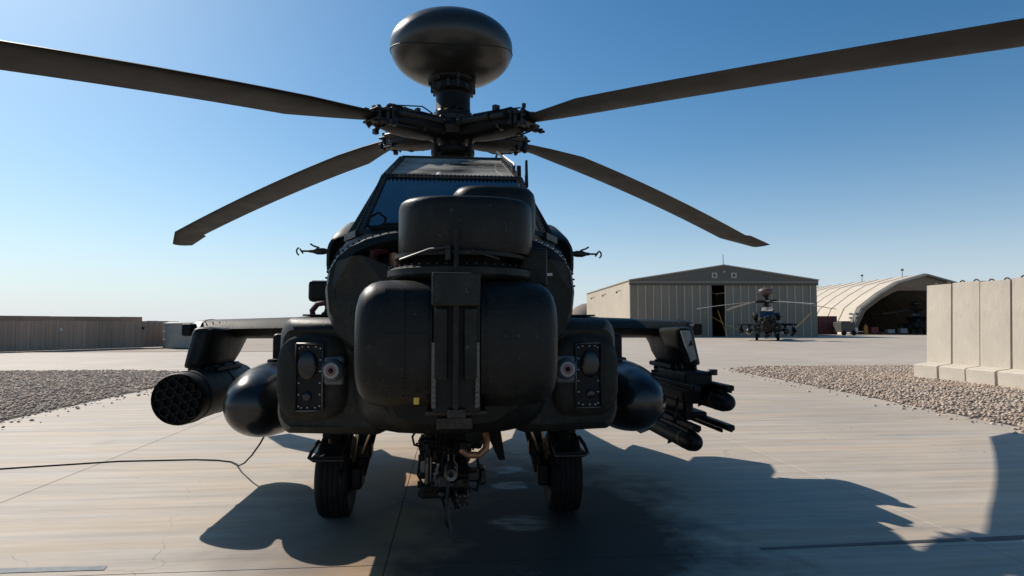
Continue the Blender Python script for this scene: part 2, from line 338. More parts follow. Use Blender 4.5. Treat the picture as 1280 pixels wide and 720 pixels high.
def ledge(y):   # left pad edge x
    return -7.56 if y < 13 else float(np.interp(y, [13, 17, 20.4, 22.2, 23.4, 24], [-7.56, -7.6, -7.9, -8.6, -9.8, -11.3]))
def redge(y): return float(np.interp(y, [-7, 9, 18, 21.8, 23.3, 24], [8.9, 8.95, 9.7, 9.9, 10.8, 12.4]))
s = MB(); pl = [(-60, -8), (-7.56, -8), (-7.56, 13), (-7.6, 17), (-7.9, 20.4), (-8.6, 22.2), (-9.8, 23.4), (-11.3, 23.99), (-60, 23.99)]
s.prism([(x, y, -.02) for x, y in pl], (0, 0, -.02)); s.build('gravel_bed', GRAV); tag(bpy.data.objects['gravel_bed'], 'grey brown gravel bed left of the parking pad', kind='structure')
s = MB(); pl = [(8.9, -8), (60, -8), (60, 23.99), (12.4, 23.99), (10.8, 23.3), (9.9, 21.8), (9.7, 18), (8.95, 9)]
s.prism([(x, y, -.02) for x, y in pl], (0, 0, -.02)); o = s.build('gravel_bed', GRAV); tag(o, 'tan gravel bed right of the parking pad by the blast walls', kind='structure')
stones('gravel', 'loose grey brown stones covering the bed left of the pad', lambda x, y: x < ledge(y)-.03+(random.random()**14)*.9, (-22, -6.6, 8.5, 23.95), 70000, 1.25)
stones('gravel', 'loose pale tan stones in front of the concrete blast walls', lambda x, y: x > redge(y)+.02-(random.random()**14)*.9, (8.0, 22.5, 6.5, 23.95), 70000, 1.2)

# ============================================================ HELICOPTER
H = empty('attack_helicopter', (0, 5.6, 0))
tag(H, 'large dark olive attack helicopter parked nose-on in the foreground', 'helicopter', 'attack helicopters')
# ---- fuselage
s = MB(); e = 4
s.loft([sring(4.02, -.46, .46, 1.02, 1.60, 3), sring(4.12, -.56, .56, .97, 1.66, 3.5), sring(4.4, -.66, .66, .90, 1.85, 4), sring(5.0, -.74, .74, .86, 2.2, 4),
        sring(6.4, -.78, .78, .84, 2.35, 4), sring(8.6, -.74, .74, .9, 2.5, 4), sring(9.8, -.55, .55, 1.1, 2.5, 3.5), sring(10.6, -.42, .42, 1.35, 2.35, 3)])
fus = s.build('fuselage', PAINT, H)
# nose fairing: rounded shell with open front
def cheekring(y, hw, zt, zc=1.86, zb=1.42, n=28):
    P = []
    for k in range(n):
        t = PI*2*k/n; ct, st = math.cos(t), math.sin(t); ex = 2.6
        x = hw*math.copysign(abs(ct)**(2/ex), ct); z = zc+(zt-zc if st > 0 else zc-zb)*math.copysign(abs(st)**(2/ex), st)
        P.append(Vector((x, y, z)))
    return P
s = MB()
s.loft([cheekring(4.30, .70, 2.14, 1.86, 1.5), cheekring(4.17, .70, 2.15, 1.86, 1.5), cheekring(4.12, .735, 2.20, 1.86, 1.46), cheekring(4.15, .79, 2.25, 1.86, 1.42), cheekring(4.35, .84, 2.29, 1.86, 1.36), cheekring(4.75, .86, 2.31, 1.86, 1.2), cheekring(5.6, .84, 2.30, 1.8, 1.1), cheekring(6.6, .80, 2.30)], caps=False)
fair = s.build('nose_fairing', PAINT, H)
s = MB(); s.loft([cheekring(4.33, .71, 2.16), cheekring(4.34, .71, 2.16)]); s.build('bulkhead', DARK, fair)
s = MB(); s.tube([(-.52, 4.2, 1.98), (-.50, 4.16, 2.10), (-.42, 4.2, 2.12)], .035, 8); s.build('red_cover', RED, fair)
for xx in (-.36, .40):
    s = MB(); s.tube([(xx, 4.22, 1.9), (xx*1.02, 4.22, 2.10)], .05, 10); s.build('coolant_pipe', COPPER if xx < 0 else DMET, fair)
s = MB()
for k in range(40):
    a = PI*(k+.5)/40*1.0; 
    for sgn in (1,):
        ct, st = math.cos(a), math.sin(a); x = .815*math.copysign(abs(ct)**(2/2.6), ct); z = 1.86+.405*st**(2/2.6)
        bolt(s, (x, 4.22, z), (ct*.5, -1, st*.5), .007, .006)
s.build('rivet_row', PAINT2, fair, kind='stuff')
# angled plates either side of the sensor turret
def plate(poly, y, th, name, m):
    q = MB(); b = bmesh.new(); vs = [b.verts.new((x, yy, z)) for x, yy, z in poly]; f = b.faces.new(vs)
    r = bmesh.ops.extrude_face_region(b, geom=[f]); bmesh.ops.translate(b, vec=(0, th, 0), verts=[v for v in r['geom'] if isinstance(v, bmesh.types.BMVert)])
    bmesh.ops.bevel(b, geom=b.edges[:], offset=.006, segments=2, affect='EDGES'); bmesh.ops.recalc_face_normals(b, faces=b.faces); q.bm(b); return q.build(name, m, H)
pL = plate([(-.735, 4.13, 2.03), (-.62, 4.02, 2.065), (-.55, 4.0, 2.065), (-.40, 3.96, 2.005), (-.36, 3.95, 1.985), (-.20, 3.93, 2.03), (-.19, 3.93, 1.90), (-.34, 3.94, 1.80), (-.48, 4.0, 1.62), (-.60, 4.06, 1.50), (-.74, 4.13, 1.60), (-.77, 4.14, 1.85)], 0, .05, 'side_plate', PAINT2)
pR = plate([(.75, 4.13, 2.04), (.62, 4.02, 2.06), (.42, 3.96, 2.02), (.20, 3.93, 2.0), (.19, 3.93, 1.9), (.34, 3.94, 1.80), (.48, 4.0, 1.62), (.60, 4.06, 1.50), (.74, 4.13, 1.60), (.78, 4.14, 1.85)], 0, .05, 'side_plate', PAINT)
s = MB(); s.box((.575, 4.0, 1.945), (.632, 4.015, 1.962)); s.build('data_plate', PALE, pR)
# ---- lower chin
s = MB(); s.loft([sring(4.0, -.36, .36, 1.02, 1.3, 3), sring(4.06, -.44, .44, .96, 1.35, 3), sring(4.4, -.47, .47, .905, 1.4, 3.5), sring(4.7, -.6, .6, .86, 1.4, 4)]); chin = s.build('chin_fairing', PAINT, H)
s = MB(); s.box((-.09, 3.98, .99), (.13, 4.05, 1.07), .008); s.build('latch_plate', DMET, chin)
# ---- sensor turret (two drums with a middle column)
TY, TZ = 3.62, 1.535
tur = empty('sensor_turret', (0.03, TY, TZ), H)
def drum(x0, x1, cx, outer):       # rounded-box drum, outer end domed
    q = MB(); a = abs(x1-x0); rings = []; sg = 1 if outer > 0 else -1; xi = x0 if sg > 0 else x1
    prof = [(0, 1.0), (.55, 1.0), (.70, .985), (.80, .95), (.88, .885), (.94, .79), (.975, .67), (.995, .5), (1.0, .25), (1.0, .001)]
    n = 40
    for u, f in prof:
        x = xi+sg*a*u; P = []
        for k in range(n):
            t = 2*PI*k/n; ct, st = math.cos(t), math.sin(t); ex = 3.2
            P.append(Vector((x, TY+.33*f*math.copysign(abs(ct)**(2/ex), ct), TZ+.345*f*math.copysign(abs(st)**(2/ex), st))))
        rings.append(P)
    return q.loft(rings, caps=True)
dL = drum(-.515, -.10, 0, -1).build('sensor_drum', TADSM, tur)
dR = drum(.15, .575, 0, 1).build('sensor_drum', TADSM, tur)
# panels on drums: thin shells following the front of the drum
def drumpanel(xa, xb, ta, tb, name, par, off=.004, m=None):
    q = MB(); n = 14; V = []; F = []
    for layer in (0, 1):
        for j in range(2):
            for k in range(n+1):
                t = ta+(tb-ta)*k/n; ct, st = math.cos(t), math.sin(t); ex = 3.2; o2 = off if layer == 0 else -.003
                V.append(((xa, xb)[j], TY+(.33+o2)*math.copysign(abs(ct)**(2/ex), ct), TZ+(.345+o2)*math.copysign(abs(st)**(2/ex), st)))
    m1 = n+1
    for k in range(n):
        F.append((k, k+1, m1+k+1, m1+k)); F.append((2*m1+k, 2*m1+k+1, k+1, k)); F.append((m1+k, m1+k+1, 3*m1+k+1, 3*m1+k))
    F.append((0, m1, 3*m1, 2*m1)); F.append((n, m1+n, 3*m1+n, 2*m1+n))
    q.add(V, F, False); return q.build(name, m or TADSM, par)
for (a, b_) in [(-.345, -.238), (-.234, -.118)]:
    drumpanel(a, b_, R(132), R(176), 'drum_panel', dL); drumpanel(a, b_, R(177), R(222), 'drum_panel', dL)
drumpanel(.18, .33, R(135), R(224), 'drum_panel', dR)
s = MB()
for x in (-.335, -.248, -.224, -.128, .19, .32):
    for k in range(9):
        t = R(138+k*10.2); ct, st = math.cos(t), math.sin(t); bolt(s, (x, TY+.336*math.copysign(abs(ct)**(2/3.2), ct), TZ+.35*math.copysign(abs(st)**(2/3.2), st)), (0, 0, 1) , .0045, .0)
        bolt(s, (x, TY-.336*abs(ct)**(2/3.2), TZ+.35*math.copysign(abs(st)**(2/3.2), st)), (0, -abs(ct), st), .0045, .003)
s.build('screw_row', DMET, tur, kind='stuff')
s = MB(); s.box((-.19, TY-.338, 1.235), (-.163, TY-.325, 1.27), .002); s.build('yellow_tag', YEL, tur)
# centre column
s = MB(); s.box((-.095, 3.27, 1.19), (.145, 3.85, 1.88), .012, seg=2)
colm = s.build('centre_column', TADSM, tur)
s = MB(); s.box((-.10, 3.17, 1.73), (.14, 3.5, 1.895), .010, seg=2); s.box((-.085, 3.215, 1.36), (-.02, 3.3, 1.72), .006); s.box((.06, 3.215, 1.36), (.125, 3.3, 1.72), .006); s.build('column_hood', PAINT2, tur)
s = MB(); s.box((.008, 3.185, 1.22), (.034, 3.28, 1.80), .006); s.build('centre_rib', PAINT2, tur)
s = MB()
for x in (-.088, .128):
    s.box((x-.012, 3.235, 1.22), (x+.012, 3.275, 1.55), .003)
    for k in range(12): s.rev([(0, .01), (.007, .01), (.008, 0)], (x, 3.232, 1.24+k*.026), (0, -1, 0), 6, False)
s.build('hinge_strip', MET, tur, kind='stuff')
s = MB(); s.box((-.13, 3.3, 1.175), (.18, 3.75, 1.2), .006); s.box((-.02, 3.24, 1.17), (.07, 3.34, 1.215), .004); s.build('lower_bracket', DMET, tur)
# ring collar and struts on top of turret
s = MB(); s.rev([(.0, -.10), (.28, -.10), (.30, -.02), (.41, -.01), (.43, .01), (.43, .045), (.40, .06), (.31, .065), (.28, .1), (.26, .16), (0, .16)], (.05, 3.82, 1.90), (0, 0, 1), 40)
collar = s.build('turret_collar', PAINT2, tur)
s = MB()
for k in range(26):
    a = PI+PI*k/25; s.rev([(0, .008), (.007, .008), (.008, 0)], (.05+.416*math.cos(a), 3.82+.416*math.sin(a), 1.96), (0, 0, 1), 6, False)
s.build('rivet_row', PAINT2, collar, kind='stuff')
s = MB(); s.tube([(-.28, 3.48, 1.985), (-.12, 3.40, 2.035), (-.01, 3.36, 2.045)], .008, 6); s.tube([(-.02, 3.4, 1.98), (-.02, 3.4, 2.06)], .016, 8); s.tube([(.25, 3.42, 1.99), (.1, 3.36, 2.03)], .007, 6); s.build('linkage_rod', DMET, tur)
s = MB(); s.box((.40, 3.72, 1.86), (.56, 3.95, 2.09), .02, seg=2); s.build('junction_box', PAINT, tur)
s = MB(); s.box((.008, 3.385, 1.90), (.034, 3.42, 2.15), .006); s.box((.012, 3.37, 1.93), (.024, 3.39, 2.09), .002); s.build('washer_strut', PAINT2, tur)
# ---- upper night-vision turret
def vdrum(prof, c, sx, sy, ex=3.0, n=44):
    q = MB(); rings = []
    for r, z in prof:
        P = []
        for k in range(n):
            t = 2*PI*k/n; ct, st = math.cos(t), math.sin(t)
            P.append(Vector((c[0]+sx*r*math.copysign(abs(ct)**(2/ex), ct), c[1]+sy*r*math.copysign(abs(st)**(2/ex), st), c[2]+z)))
        rings.append(P)
    return q.loft(rings)
nv = vdrum([(.9, 2.03), (.97, 2.035), (1, 2.06), (1, 2.285), (.99, 2.31), (.97, 2.328), (.93, 2.34), (.7, 2.35), (.3, 2.353), (.01, 2.354)], (.078, 3.79, 0), .39, .345, 2.6).build('night_sensor', TADSM, H)
q = vdrum([(.5, 2.06), (.8, 2.10), (.96, 2.16), (1, 2.22), (1, 2.38), (.97, 2.42), (.88, 2.448), (.6, 2.462), (.01, 2.466)], (.25, 3.93, 0), .255, .27, 3.2); q.build('sensor_housing', TADSM, nv)
s = MB(); s.rev([(.36, 0), (.385, .0), (.385, .022), (.35, .03)], (.05, 3.79, 2.012), (0, 0, 1), 44, sx=1, sy=1); s.build('base_ring', PAINT2, nv)
s = MB(); s.rev([(0, .004), (.016, .004), (.02, 0)], (.04, 3.438, 2.20), (0, -1, 0), 12); s.build('access_cap', PAINT2, nv)
# ---- canopy
cab = empty('canopy', (0, 5.5, 2.25), H)
A = Vector((.66, 4.62, 2.285)); B = Vector((.575, 5.45, 2.885)); C = Vector((.50, 6.4, 3.30)); D = Vector((.50, 7.15, 3.30))
A2 = Vector((.80, 5.0, 2.30)); B2 = Vector((.80, 5.75, 2.36)); C2 = Vector((.79, 6.6, 2.40)); D2 = Vector((.78, 7.3, 2.4)); Bm = Vector((.69, 5.45, 2.62))
mx_ = lambda v: Vector((-v.x, v.y, v.z))
def pane(pts, m, name, th=.012, inset=.0):
    n = (pts[1]-pts[0]).cross(pts[2]-pts[0]).normalized()
    q = MB(); q.prism([p-n*th/2 for p in pts], n*th); return q.build(name, m, cab)
pane([A, mx_(A), mx_(B), B], GLASS, 'windshield')
pane([B, mx_(B), mx_(C), C], GLASSR, 'roof_pane')
pane([C, mx_(C), mx_(D), D], GLASSR, 'roof_pane')
for f in (lambda v: v, mx_):
    pane([f(A), f(B), f(B2), f(A2)], GLASS, 'side_pane')
    pane([f(B), f(C), f(C2), f(B2)], GLASS, 'side_pane')
    pane([f(C), f(D), f(D2), f(C2)], GLASSR, 'side_pane')
def bar(q, a, b, wd, th, up=(0, 0, 1)):
    a = Vector(a); b = Vector(b); t = (b-a).normalized(); u = Vector(up); sdv = t.cross(u).normalized(); n = sdv.cross(t).normalized()
    q.prism([a+sdv*wd/2+n*th/2, a-sdv*wd/2+n*th/2, a-sdv*wd/2-n*th/2, a+sdv*wd/2-n*th/2], b-a)
for f in (lambda v: v, mx_):
    q = MB(); bar(q, f(A), f(B), .055, .035, (0, -1, 1)); q.build('windshield_pillar', PAINT2, cab)
    q = MB(); bar(q, f(A2), f(B), .035, .03); q.build('side_pillar', PAINT, cab)
    q = MB(); bar(q, f(B), f(B2), .05, .04); q.build('door_frame', PAINT, cab)
    q = MB(); bar(q, f(B), f(C), .055, .035); q.build('roof_rail', PAINT2, cab)
    q = MB(); bar(q, f(C), f(C2), .05, .04); q.build('door_frame', PAINT, cab)
    q = MB(); bar(q, f(A), f(A2), .06, .05); bar(q, f(A2), f(B2), .06, .06); bar(q, f(B2), f(D2), .06, .06); q.build('canopy_sill', PAINT, cab)
q = MB(); bar(q, A, mx_(A), .06, .04, (0, -1, 1)); q.build('windshield_sill', PAINT2, cab)
q = MB(); bar(q, B, mx_(B), .05, .04, (0, -1, 1)); q.build('windshield_header', PAINT2, cab)
q = MB(); bar(q, C, mx_(C), .05, .04); q.build('roof_header', PAINT2, cab)
q = MB()
nw = Vector((0, -.58, .8)).normalized()
for k in range(34):
    p = mx_(B).lerp(B, k/33); bolt(q, p+nw*.02+Vector((0, -.012, .004)), nw, .0085, .008)
for f in (lambda v: v, mx_):
    for k in range(26):
        p = f(A).lerp(f(B), (k+.5)/26); bolt(q, p+nw*.015+Vector((.018 if f is mx_ else -.018, 0, 0)), nw, .008, .009)
        bolt(q, p+nw*.018-Vector((.018 if f is mx_ else -.018, 0, 0)), nw, .008, .009)
    for k in range(22):
        p = f(B).lerp(f(B2), (k+.5)/22); bolt(q, p+Vector((0, -.025, 0)), (0, -1, 0), .008, .009)
        p = f(A2).lerp(f(B), (k+.5)/22); bolt(q, p+Vector((0, -.018, 0.005)), (0, -1, .2), .007, .008)
q.build('rivet_row', DMET, cab, kind='stuff')
# canopy deck in front of windshield, between lip and glass
s = MB(); s.loft([[Vector((x, 4.22, z)) for x, z in [(-.72, 2.08), (-.5, 2.19), (-.25, 2.235), (.25, 2.235), (.5, 2.19), (.72, 2.08)]],
                  [Vector((x, 4.45, z)) for x, z in [(-.77, 2.15), (-.56, 2.25), (-.28, 2.29), (.28, 2.29), (.56, 2.25), (.77, 2.15)]],
                  [Vector((x, 4.64, z)) for x, z in [(-.80, 2.16), (-.64, 2.29), (-.3, 2.30), (.3, 2.30), (.64, 2.29), (.80, 2.16)]],
                  [Vector((x, 5.0, z)) for x, z in [(-.86, 2.0), (-.80, 2.29), (-.3, 2.1), (.3, 2.1), (.80, 2.29), (.86, 2.0)]]], caps=False)
s.build('nose_deck', PAINT2, fus)
q = MB()
for k in range(15):
    t = k/14; x = -.66+1.32*t; bolt(q, (x, 4.27, 2.243-.33*abs(2*t-1)**2.6*.45+.012), (0, -.3, 1), .008, .008)
q.build('rivet_row', DMET, fus, kind='stuff')
# wiper, cable, handles
q = MB(); q.tube([(-.56, 4.62, 2.31), (-.50, 4.66, 2.36), (-.30, 4.70, 2.375), (-.1, 4.72, 2.38)], .011, 6); q.tube([(-.58, 4.62, 2.33), (-.2, 4.66, 2.34)], .016, 6); q.build('windshield_wiper', DARK, cab)
q = MB(); q.tube([(-.63, 4.7, 2.31), (-.60, 4.72, 2.42), (-.54, 4.75, 2.46), (-.49, 4.75, 2.42), (-.50, 4.72, 2.34)], .010, 6); q.build('cable_loop', RUB, cab)
q = MB()
q.tube([(.43, 6.3, 3.3), (.44, 6.25, 3.34), (.53, 5.65, 3.06), (.54, 5.62, 3.0)], .012, 6); q.tube([(.50, 6.3, 3.32), (.56, 5.75, 3.10), (.56, 5.72, 3.03)], .010, 6)
q.build('grab_rail', MET, cab)
q = MB(); q.prism([(.64, 5.50, 2.84), (.64, 5.62, 2.84), (.64, 5.60, 3.08), (.64, 5.56, 3.09)], (.02, 0, 0)); q.build('wire_cutter', PAINT2, cab)
q = MB(); q.rev([(0, .10), (.02, .10), (.022, 0)], (.575, 5.5, 2.92), (0, 0, 1), 8); q.build('beacon', DARK, cab)
# cockpit interior
q = MB(); q.box((-.3, 5.55, 1.9), (.3, 5.75, 2.5), .06, seg=2); q.box((-.24, 5.52, 2.5), (.24, 5.68, 2.74), .05, seg=2); q.build('crew_seat', SANDF, cab)
q = MB(); q.box((-.32, 6.55, 2.2), (.32, 6.75, 2.85), .06, seg=2); q.box((-.25, 6.5, 2.85), (.25, 6.7, 3.12), .06, seg=3, smooth=True); q.build('crew_seat', SANDF, cab)
q = MB(); q.box((-.5, 5.0, 1.9), (.5, 5.15, 2.38), .04, seg=2); q.box((-.20, 4.98, 2.38), (.2, 5.1, 2.5), .03, seg=2); q.build('instrument_panel', DARK, cab)
q = MB(); q.box((-.46, 5.9, 2.2), (.46, 6.05, 2.86), .04, seg=2); q.build('rear_instrument_panel', GREYLID, cab)
q = MB(); q.box((-.28, 6.05, 2.84), (.28, 6.34, 3.06), .10, seg=3, smooth=True); q.build('panel_hood', GREYLID, cab)
q = MB(); q.box((-.72, 4.7, 1.85), (.72, 7.2, 1.95), 0); q.build('cockpit_floor', DARK, cab)
q = MB(); q.box((-.7, 7.1, 1.95), (.7, 7.16, 2.7), 0); q.build('cockpit_bulkhead', DARK, cab)
q = MB(); q.prism([(-.44, 6.95, 2.6), (.44, 6.95, 2.6), (.40, 6.95, 2.98), (.27, 6.95, 3.12), (.22, 6.95, 3.30), (-.20, 6.95, 3.30), (-.26, 6.95, 3.14), (-.40, 6.95, 2.98)], (0, .12, 0)); q.build('head_fairing', GREYLID, cab)
q = MB(); q.tube([(-.3, 6.93, 3.05), (-.1, 6.92, 3.16), (.12, 6.92, 3.1), (.3, 6.93, 3.04)], .012, 6); q.build('cable_run', PAINT2, cab)
q = MB(); sphere(q, (-.36, 5.55, 2.72), .085, 14, 8, (1, 1, .8)); q.build('cockpit_lamp', SANDF, cab)
q = MB(); q.tube([(-.52, 5.2, 2.35), (-.50, 5.25, 2.6), (-.45, 5.3, 2.7)], .02, 6); q.tube([(-.36, 5.3, 2.36), (-.33, 5.32, 2.6)], .03, 8); q.tube([(.5, 5.25, 2.35), (.48, 5.3, 2.6)], .02, 6); q.build('cockpit_strut', SKYB, cab)
# ---- engine deck / mast fairing
s = MB(); s.loft([sring(7.12, -.30, .30, 2.2, 3.22, 3), sring(7.4, -.40, .40, 2.2, 3.34, 3), sring(8.2, -.56, .56, 2.2, 3.42, 4), sring(9.2, -.42, .42, 2.2, 3.1, 3), sring(10.2, -.3, .3, 2.0, 2.7, 3)])
s.build('gearbox_fairing', PAINT, H)
for sg in (-1, 1):
    def X(a): return sg*a
    s = MB(); cx = 1.0*sg
    s.loft([sring(6.55, cx-.16, cx+.16, 2.10, 2.46, 2.6), sring(6.48, cx-.22, cx+.22, 2.05, 2.52, 2.8), sring(6.5, cx-.25, cx+.25, 2.03, 2.54, 3), sring(6.7, cx-.27, cx+.27, 2.0, 2.62, 3),
            sring(7.3, cx-.30, cx+.30, 1.98, 2.8, 3), sring(8.6, cx-.30, cx+.30, 2.0, 2.82, 3), sring(9.2, cx-.24, cx+.24, 2.1, 2.72, 3)])
    nac = s.build('engine_nacelle', PAINT, H)
    s = MB(); s.rev([(.12, 0), (.14, -.03), (.17, .02), (.17, .08)], (cx, 6.45, 2.27), (0, 1, 0), 24); s.build('intake_ring', PAINT2, nac)
    s = MB(); s.loft([sring(9.0, cx-.2, cx+.2, 2.15, 2.7, 3), sring(9.5, cx+sg*.1-.22, cx+sg*.1+.22, 2.2, 2.85, 4), sring(9.9, cx+sg*.2-.2, cx+sg*.2+.2, 2.3, 2.9, 4)]); s.build('exhaust_duct', DMET, nac)
    # airspeed probe
    s = MB(); s.tube([(sg*1.24, 6.6, 2.375), (sg*1.30, 6.6, 2.375), (sg*1.36, 6.6, 2.375), (sg*1.40, 6.6, 2.375), (sg*1.44, 6.6, 2.375)], [.02, .035, .035, .02, .014], 10)
    s.tube([(sg*1.44, 6.6, 2.375), (sg*1.52, 6.6, 2.375)], .010, 8); s.tube([(sg*1.34, 6.6, 2.41), (sg*1.40, 6.6, 2.43), (sg*1.43, 6.6, 2.45)], .009, 6)
    s.tube([(sg*1.52+.045*math.cos(a), 6.6+.01*math.sin(2*a), 2.372+.045*math.sin(a)) for a in [sg*(R(-60)+R(40)*k)+ (0 if sg > 0 else PI) for k in range(4)]], .009, 6)
    s.tube([(sg*1.50, 6.6, 2.35), (sg*1.53, 6.58, 2.40)], .009, 6)
    s.build('airspeed_probe', DMET, nac)
# ---- avionics bays
bays = []
for sg in (-1, 1):
    s = MB(); xo, xi = 1.25, .42
    def bring(y, xo, xi, z0, z1, rc, n=8):
        P = []
        for (cx, cz, a0) in [(xo-rc, z1-rc, 0), (xi+rc, z1-rc, 90), (xi+rc, z0+rc, 180), (xo-rc*.8, z0+rc, 270)]:
            for k in range(n+1):
                a = R(a0+90*k/n); P.append(Vector((sg*(cx+rc*math.cos(a)), y, cz+rc*math.sin(a))))
        return P
    def nose(y, xo, xi, z0, z1, rc, skew):      # front rings swept back towards the outboard side
        P = bring(y, xo, xi, z0, z1, rc)
        for p in P:
            ax = abs(p.x); k = max(0, (ax-1.0)/.25); k2 = max(0, (1.0-p.z)/.15)
            p.y += skew*(.30*k**1.6+.05*max(0, k2))
        return P
    rings = [nose(4.50, 1.20, .50, .93, 1.60, .11, 1.0), nose(4.51, 1.225, .47, .895, 1.635, .12, 1.0), nose(4.55, 1.25, .44, .868, 1.665, .13, 1), nose(4.62, 1.262, .42, .855, 1.682, .13, 1.0),
             nose(4.78, 1.268, .40, .85, 1.69, .12, .8), bring(5.15, 1.27, .4, .85, 1.70, .11), bring(6.2, 1.27, .4, .85, 1.72, .11), bring(7.2, 1.2, .4, .88, 1.7, .14), bring(8.6, .9, .4, 1.0, 1.6, .2)]
    s.loft(rings, caps=True)
    bay = s.build('avionics_bay', PAINT2, H); bays.append(bay)
    # raised mounting blister, recessed sensor window with frame
    s = MB(); wx = .965
    s.loft([[Vector((sg*(wx-.015+a*c_), 4.515-d_, 1.275+b*s_)) for c_, s_ in [(math.copysign(abs(math.cos(t))**.6, math.cos(t)), math.copysign(abs(math.sin(t))**.6, math.sin(t))) for t in [2*PI*k/32 for k in range(32)]]]
            for a, b, d_ in [(.24, .29, -.02), (.225, .275, -.004), (.19, .25, .012), (.15, .22, .018)]]); s.build('sensor_blister', PAINT2, bay)
    xa, xb = .872, 1.048
    s = MB(); s.box((min(sg*xa, sg*xb), 4.478, 1.055), (max(sg*xa, sg*xb), 4.50, 1.505), .006); s.build('window_backing', SOOT, bay)
    for (p, q_) in [((xa, 1.055), (xa, 1.505)), ((xb, 1.055), (xb, 1.505)), ((xa, 1.055), (xb, 1.055)), ((xa, 1.505), (xb, 1.505))]:
        if p == (xb, 1.055): 
            mm = DARK
        else: mm = MET
        s = MB(); s.tube([(sg*p[0], 4.472, p[1]), (sg*q_[0], 4.472, q_[1])], .0075, 6); s.build('window_frame', mm, bay)
    s = MB(); sphere(s, (sg*.975, 4.475, 1.36), .07, 18, 10, (1, .28, 1.4)); s.build('upper_dome', SOOTG, bay)
    s = MB(); sphere(s, (sg*.975, 4.475, 1.15), .034, 14, 8, (1, .4, 1)); s.build('lower_dome', SOOTG, bay)
    s = MB()
    for k in range(6):
        for x in (xa+.018, xb-.018): bolt(s, (sg*x, 4.476, 1.085+k*.078), (0, -1, 0), .0055, .005)
    for x in (.92, .97, 1.01):
        for z in (1.075, 1.485): bolt(s, (sg*x, 4.476, z), (0, -1, 0), .0055, .005)
    s.build('screw_row', PALE, bay, kind='stuff')
    # missile warning sensor: round housing with ringed lens, splayed outboard
    ax = Vector((-.12 if sg < 0 else .06, -1, .02)).normalized(); c = Vector((sg*.80, 4.47, 1.325))
    s = MB(); s.rev([(.075, -.06), (.078, -.02), (.075, .03), (.066, .05), (.055, .062), (.052, .058)], c, ax, 24); s.box((sg*.80-.07, 4.47, 1.225), (sg*.80+.07, 4.52, 1.42), .02, seg=2); hs = s.build('warning_sensor', SKYB, bay)
    s = MB(); s.rev([(.052, .058), (.036, .062), (.034, .058)], c, ax, 24); s.build('lens_ring', mat('grey_ring', (.28, .28, .27), .4, var=.1), bay)
    s = MB(); s.rev([(.036, .058), (.018, .061)], c, ax, 20); s.build('red_ring', mat('pink_ring', (.20, .09, .09), .4, var=.1), bay)
    s = MB(); s.rev([(.018, .061), (.01, .066), (.0, .067)], c, ax, 16); s.build('lens', DARK, bay)
    # rivets down the outer edge
    s = MB()
    for k in range(20): bolt(s, (sg*1.268, 5.02, .95+k*.034), (sg, -.3, 0), .008, .01)

    s.build('rivet_row', DARK, bay, kind='stuff')
    # access panel on the front face, upper inboard
    s = MB(); s.box((min(sg*1.10, sg*.55), 4.85, 1.700), (max(sg*1.10, sg*.55), 5.6, 1.712), .004); s.build('top_panel', PAINT2, bay)
# strap handle and knob on left bay, small box sensor
s = MB(); s.tube([(-1.04, 4.95, 1.69), (-1.05, 4.95, 1.74), (-1.01, 4.94, 1.79), (-.95, 4.94, 1.80), (-.89, 4.94, 1.775), (-.86, 4.95, 1.72)], .022, 8); s.build('carry_strap', RED, bays[0])
s = MB(); s.rev([(.045, 0), (.05, .02), (.03, .035), (.022, .06), (.03, .085), (.012, .1), (0, .1)], (-.93, 4.93, 1.70), (0, 0, 1), 14); s.tube([(-.93, 4.93, 1.78), (-.94, 4.95, 1.84), (-.93, 5.0, 1.86)], .006, 6); s.build('filler_cap', DMET, bays[0])
s = MB(); s.box((-1.13, 5.15, 1.815), (-.80, 5.6, 1.985), .03, seg=2); s.build('side_sensor_box', PAINT, H)
s = MB(); s.tube([(-.72, 5.0, .86), (-.72, 5.0, .74)], .006, 6); s.build('whip_antenna', DARK, H)
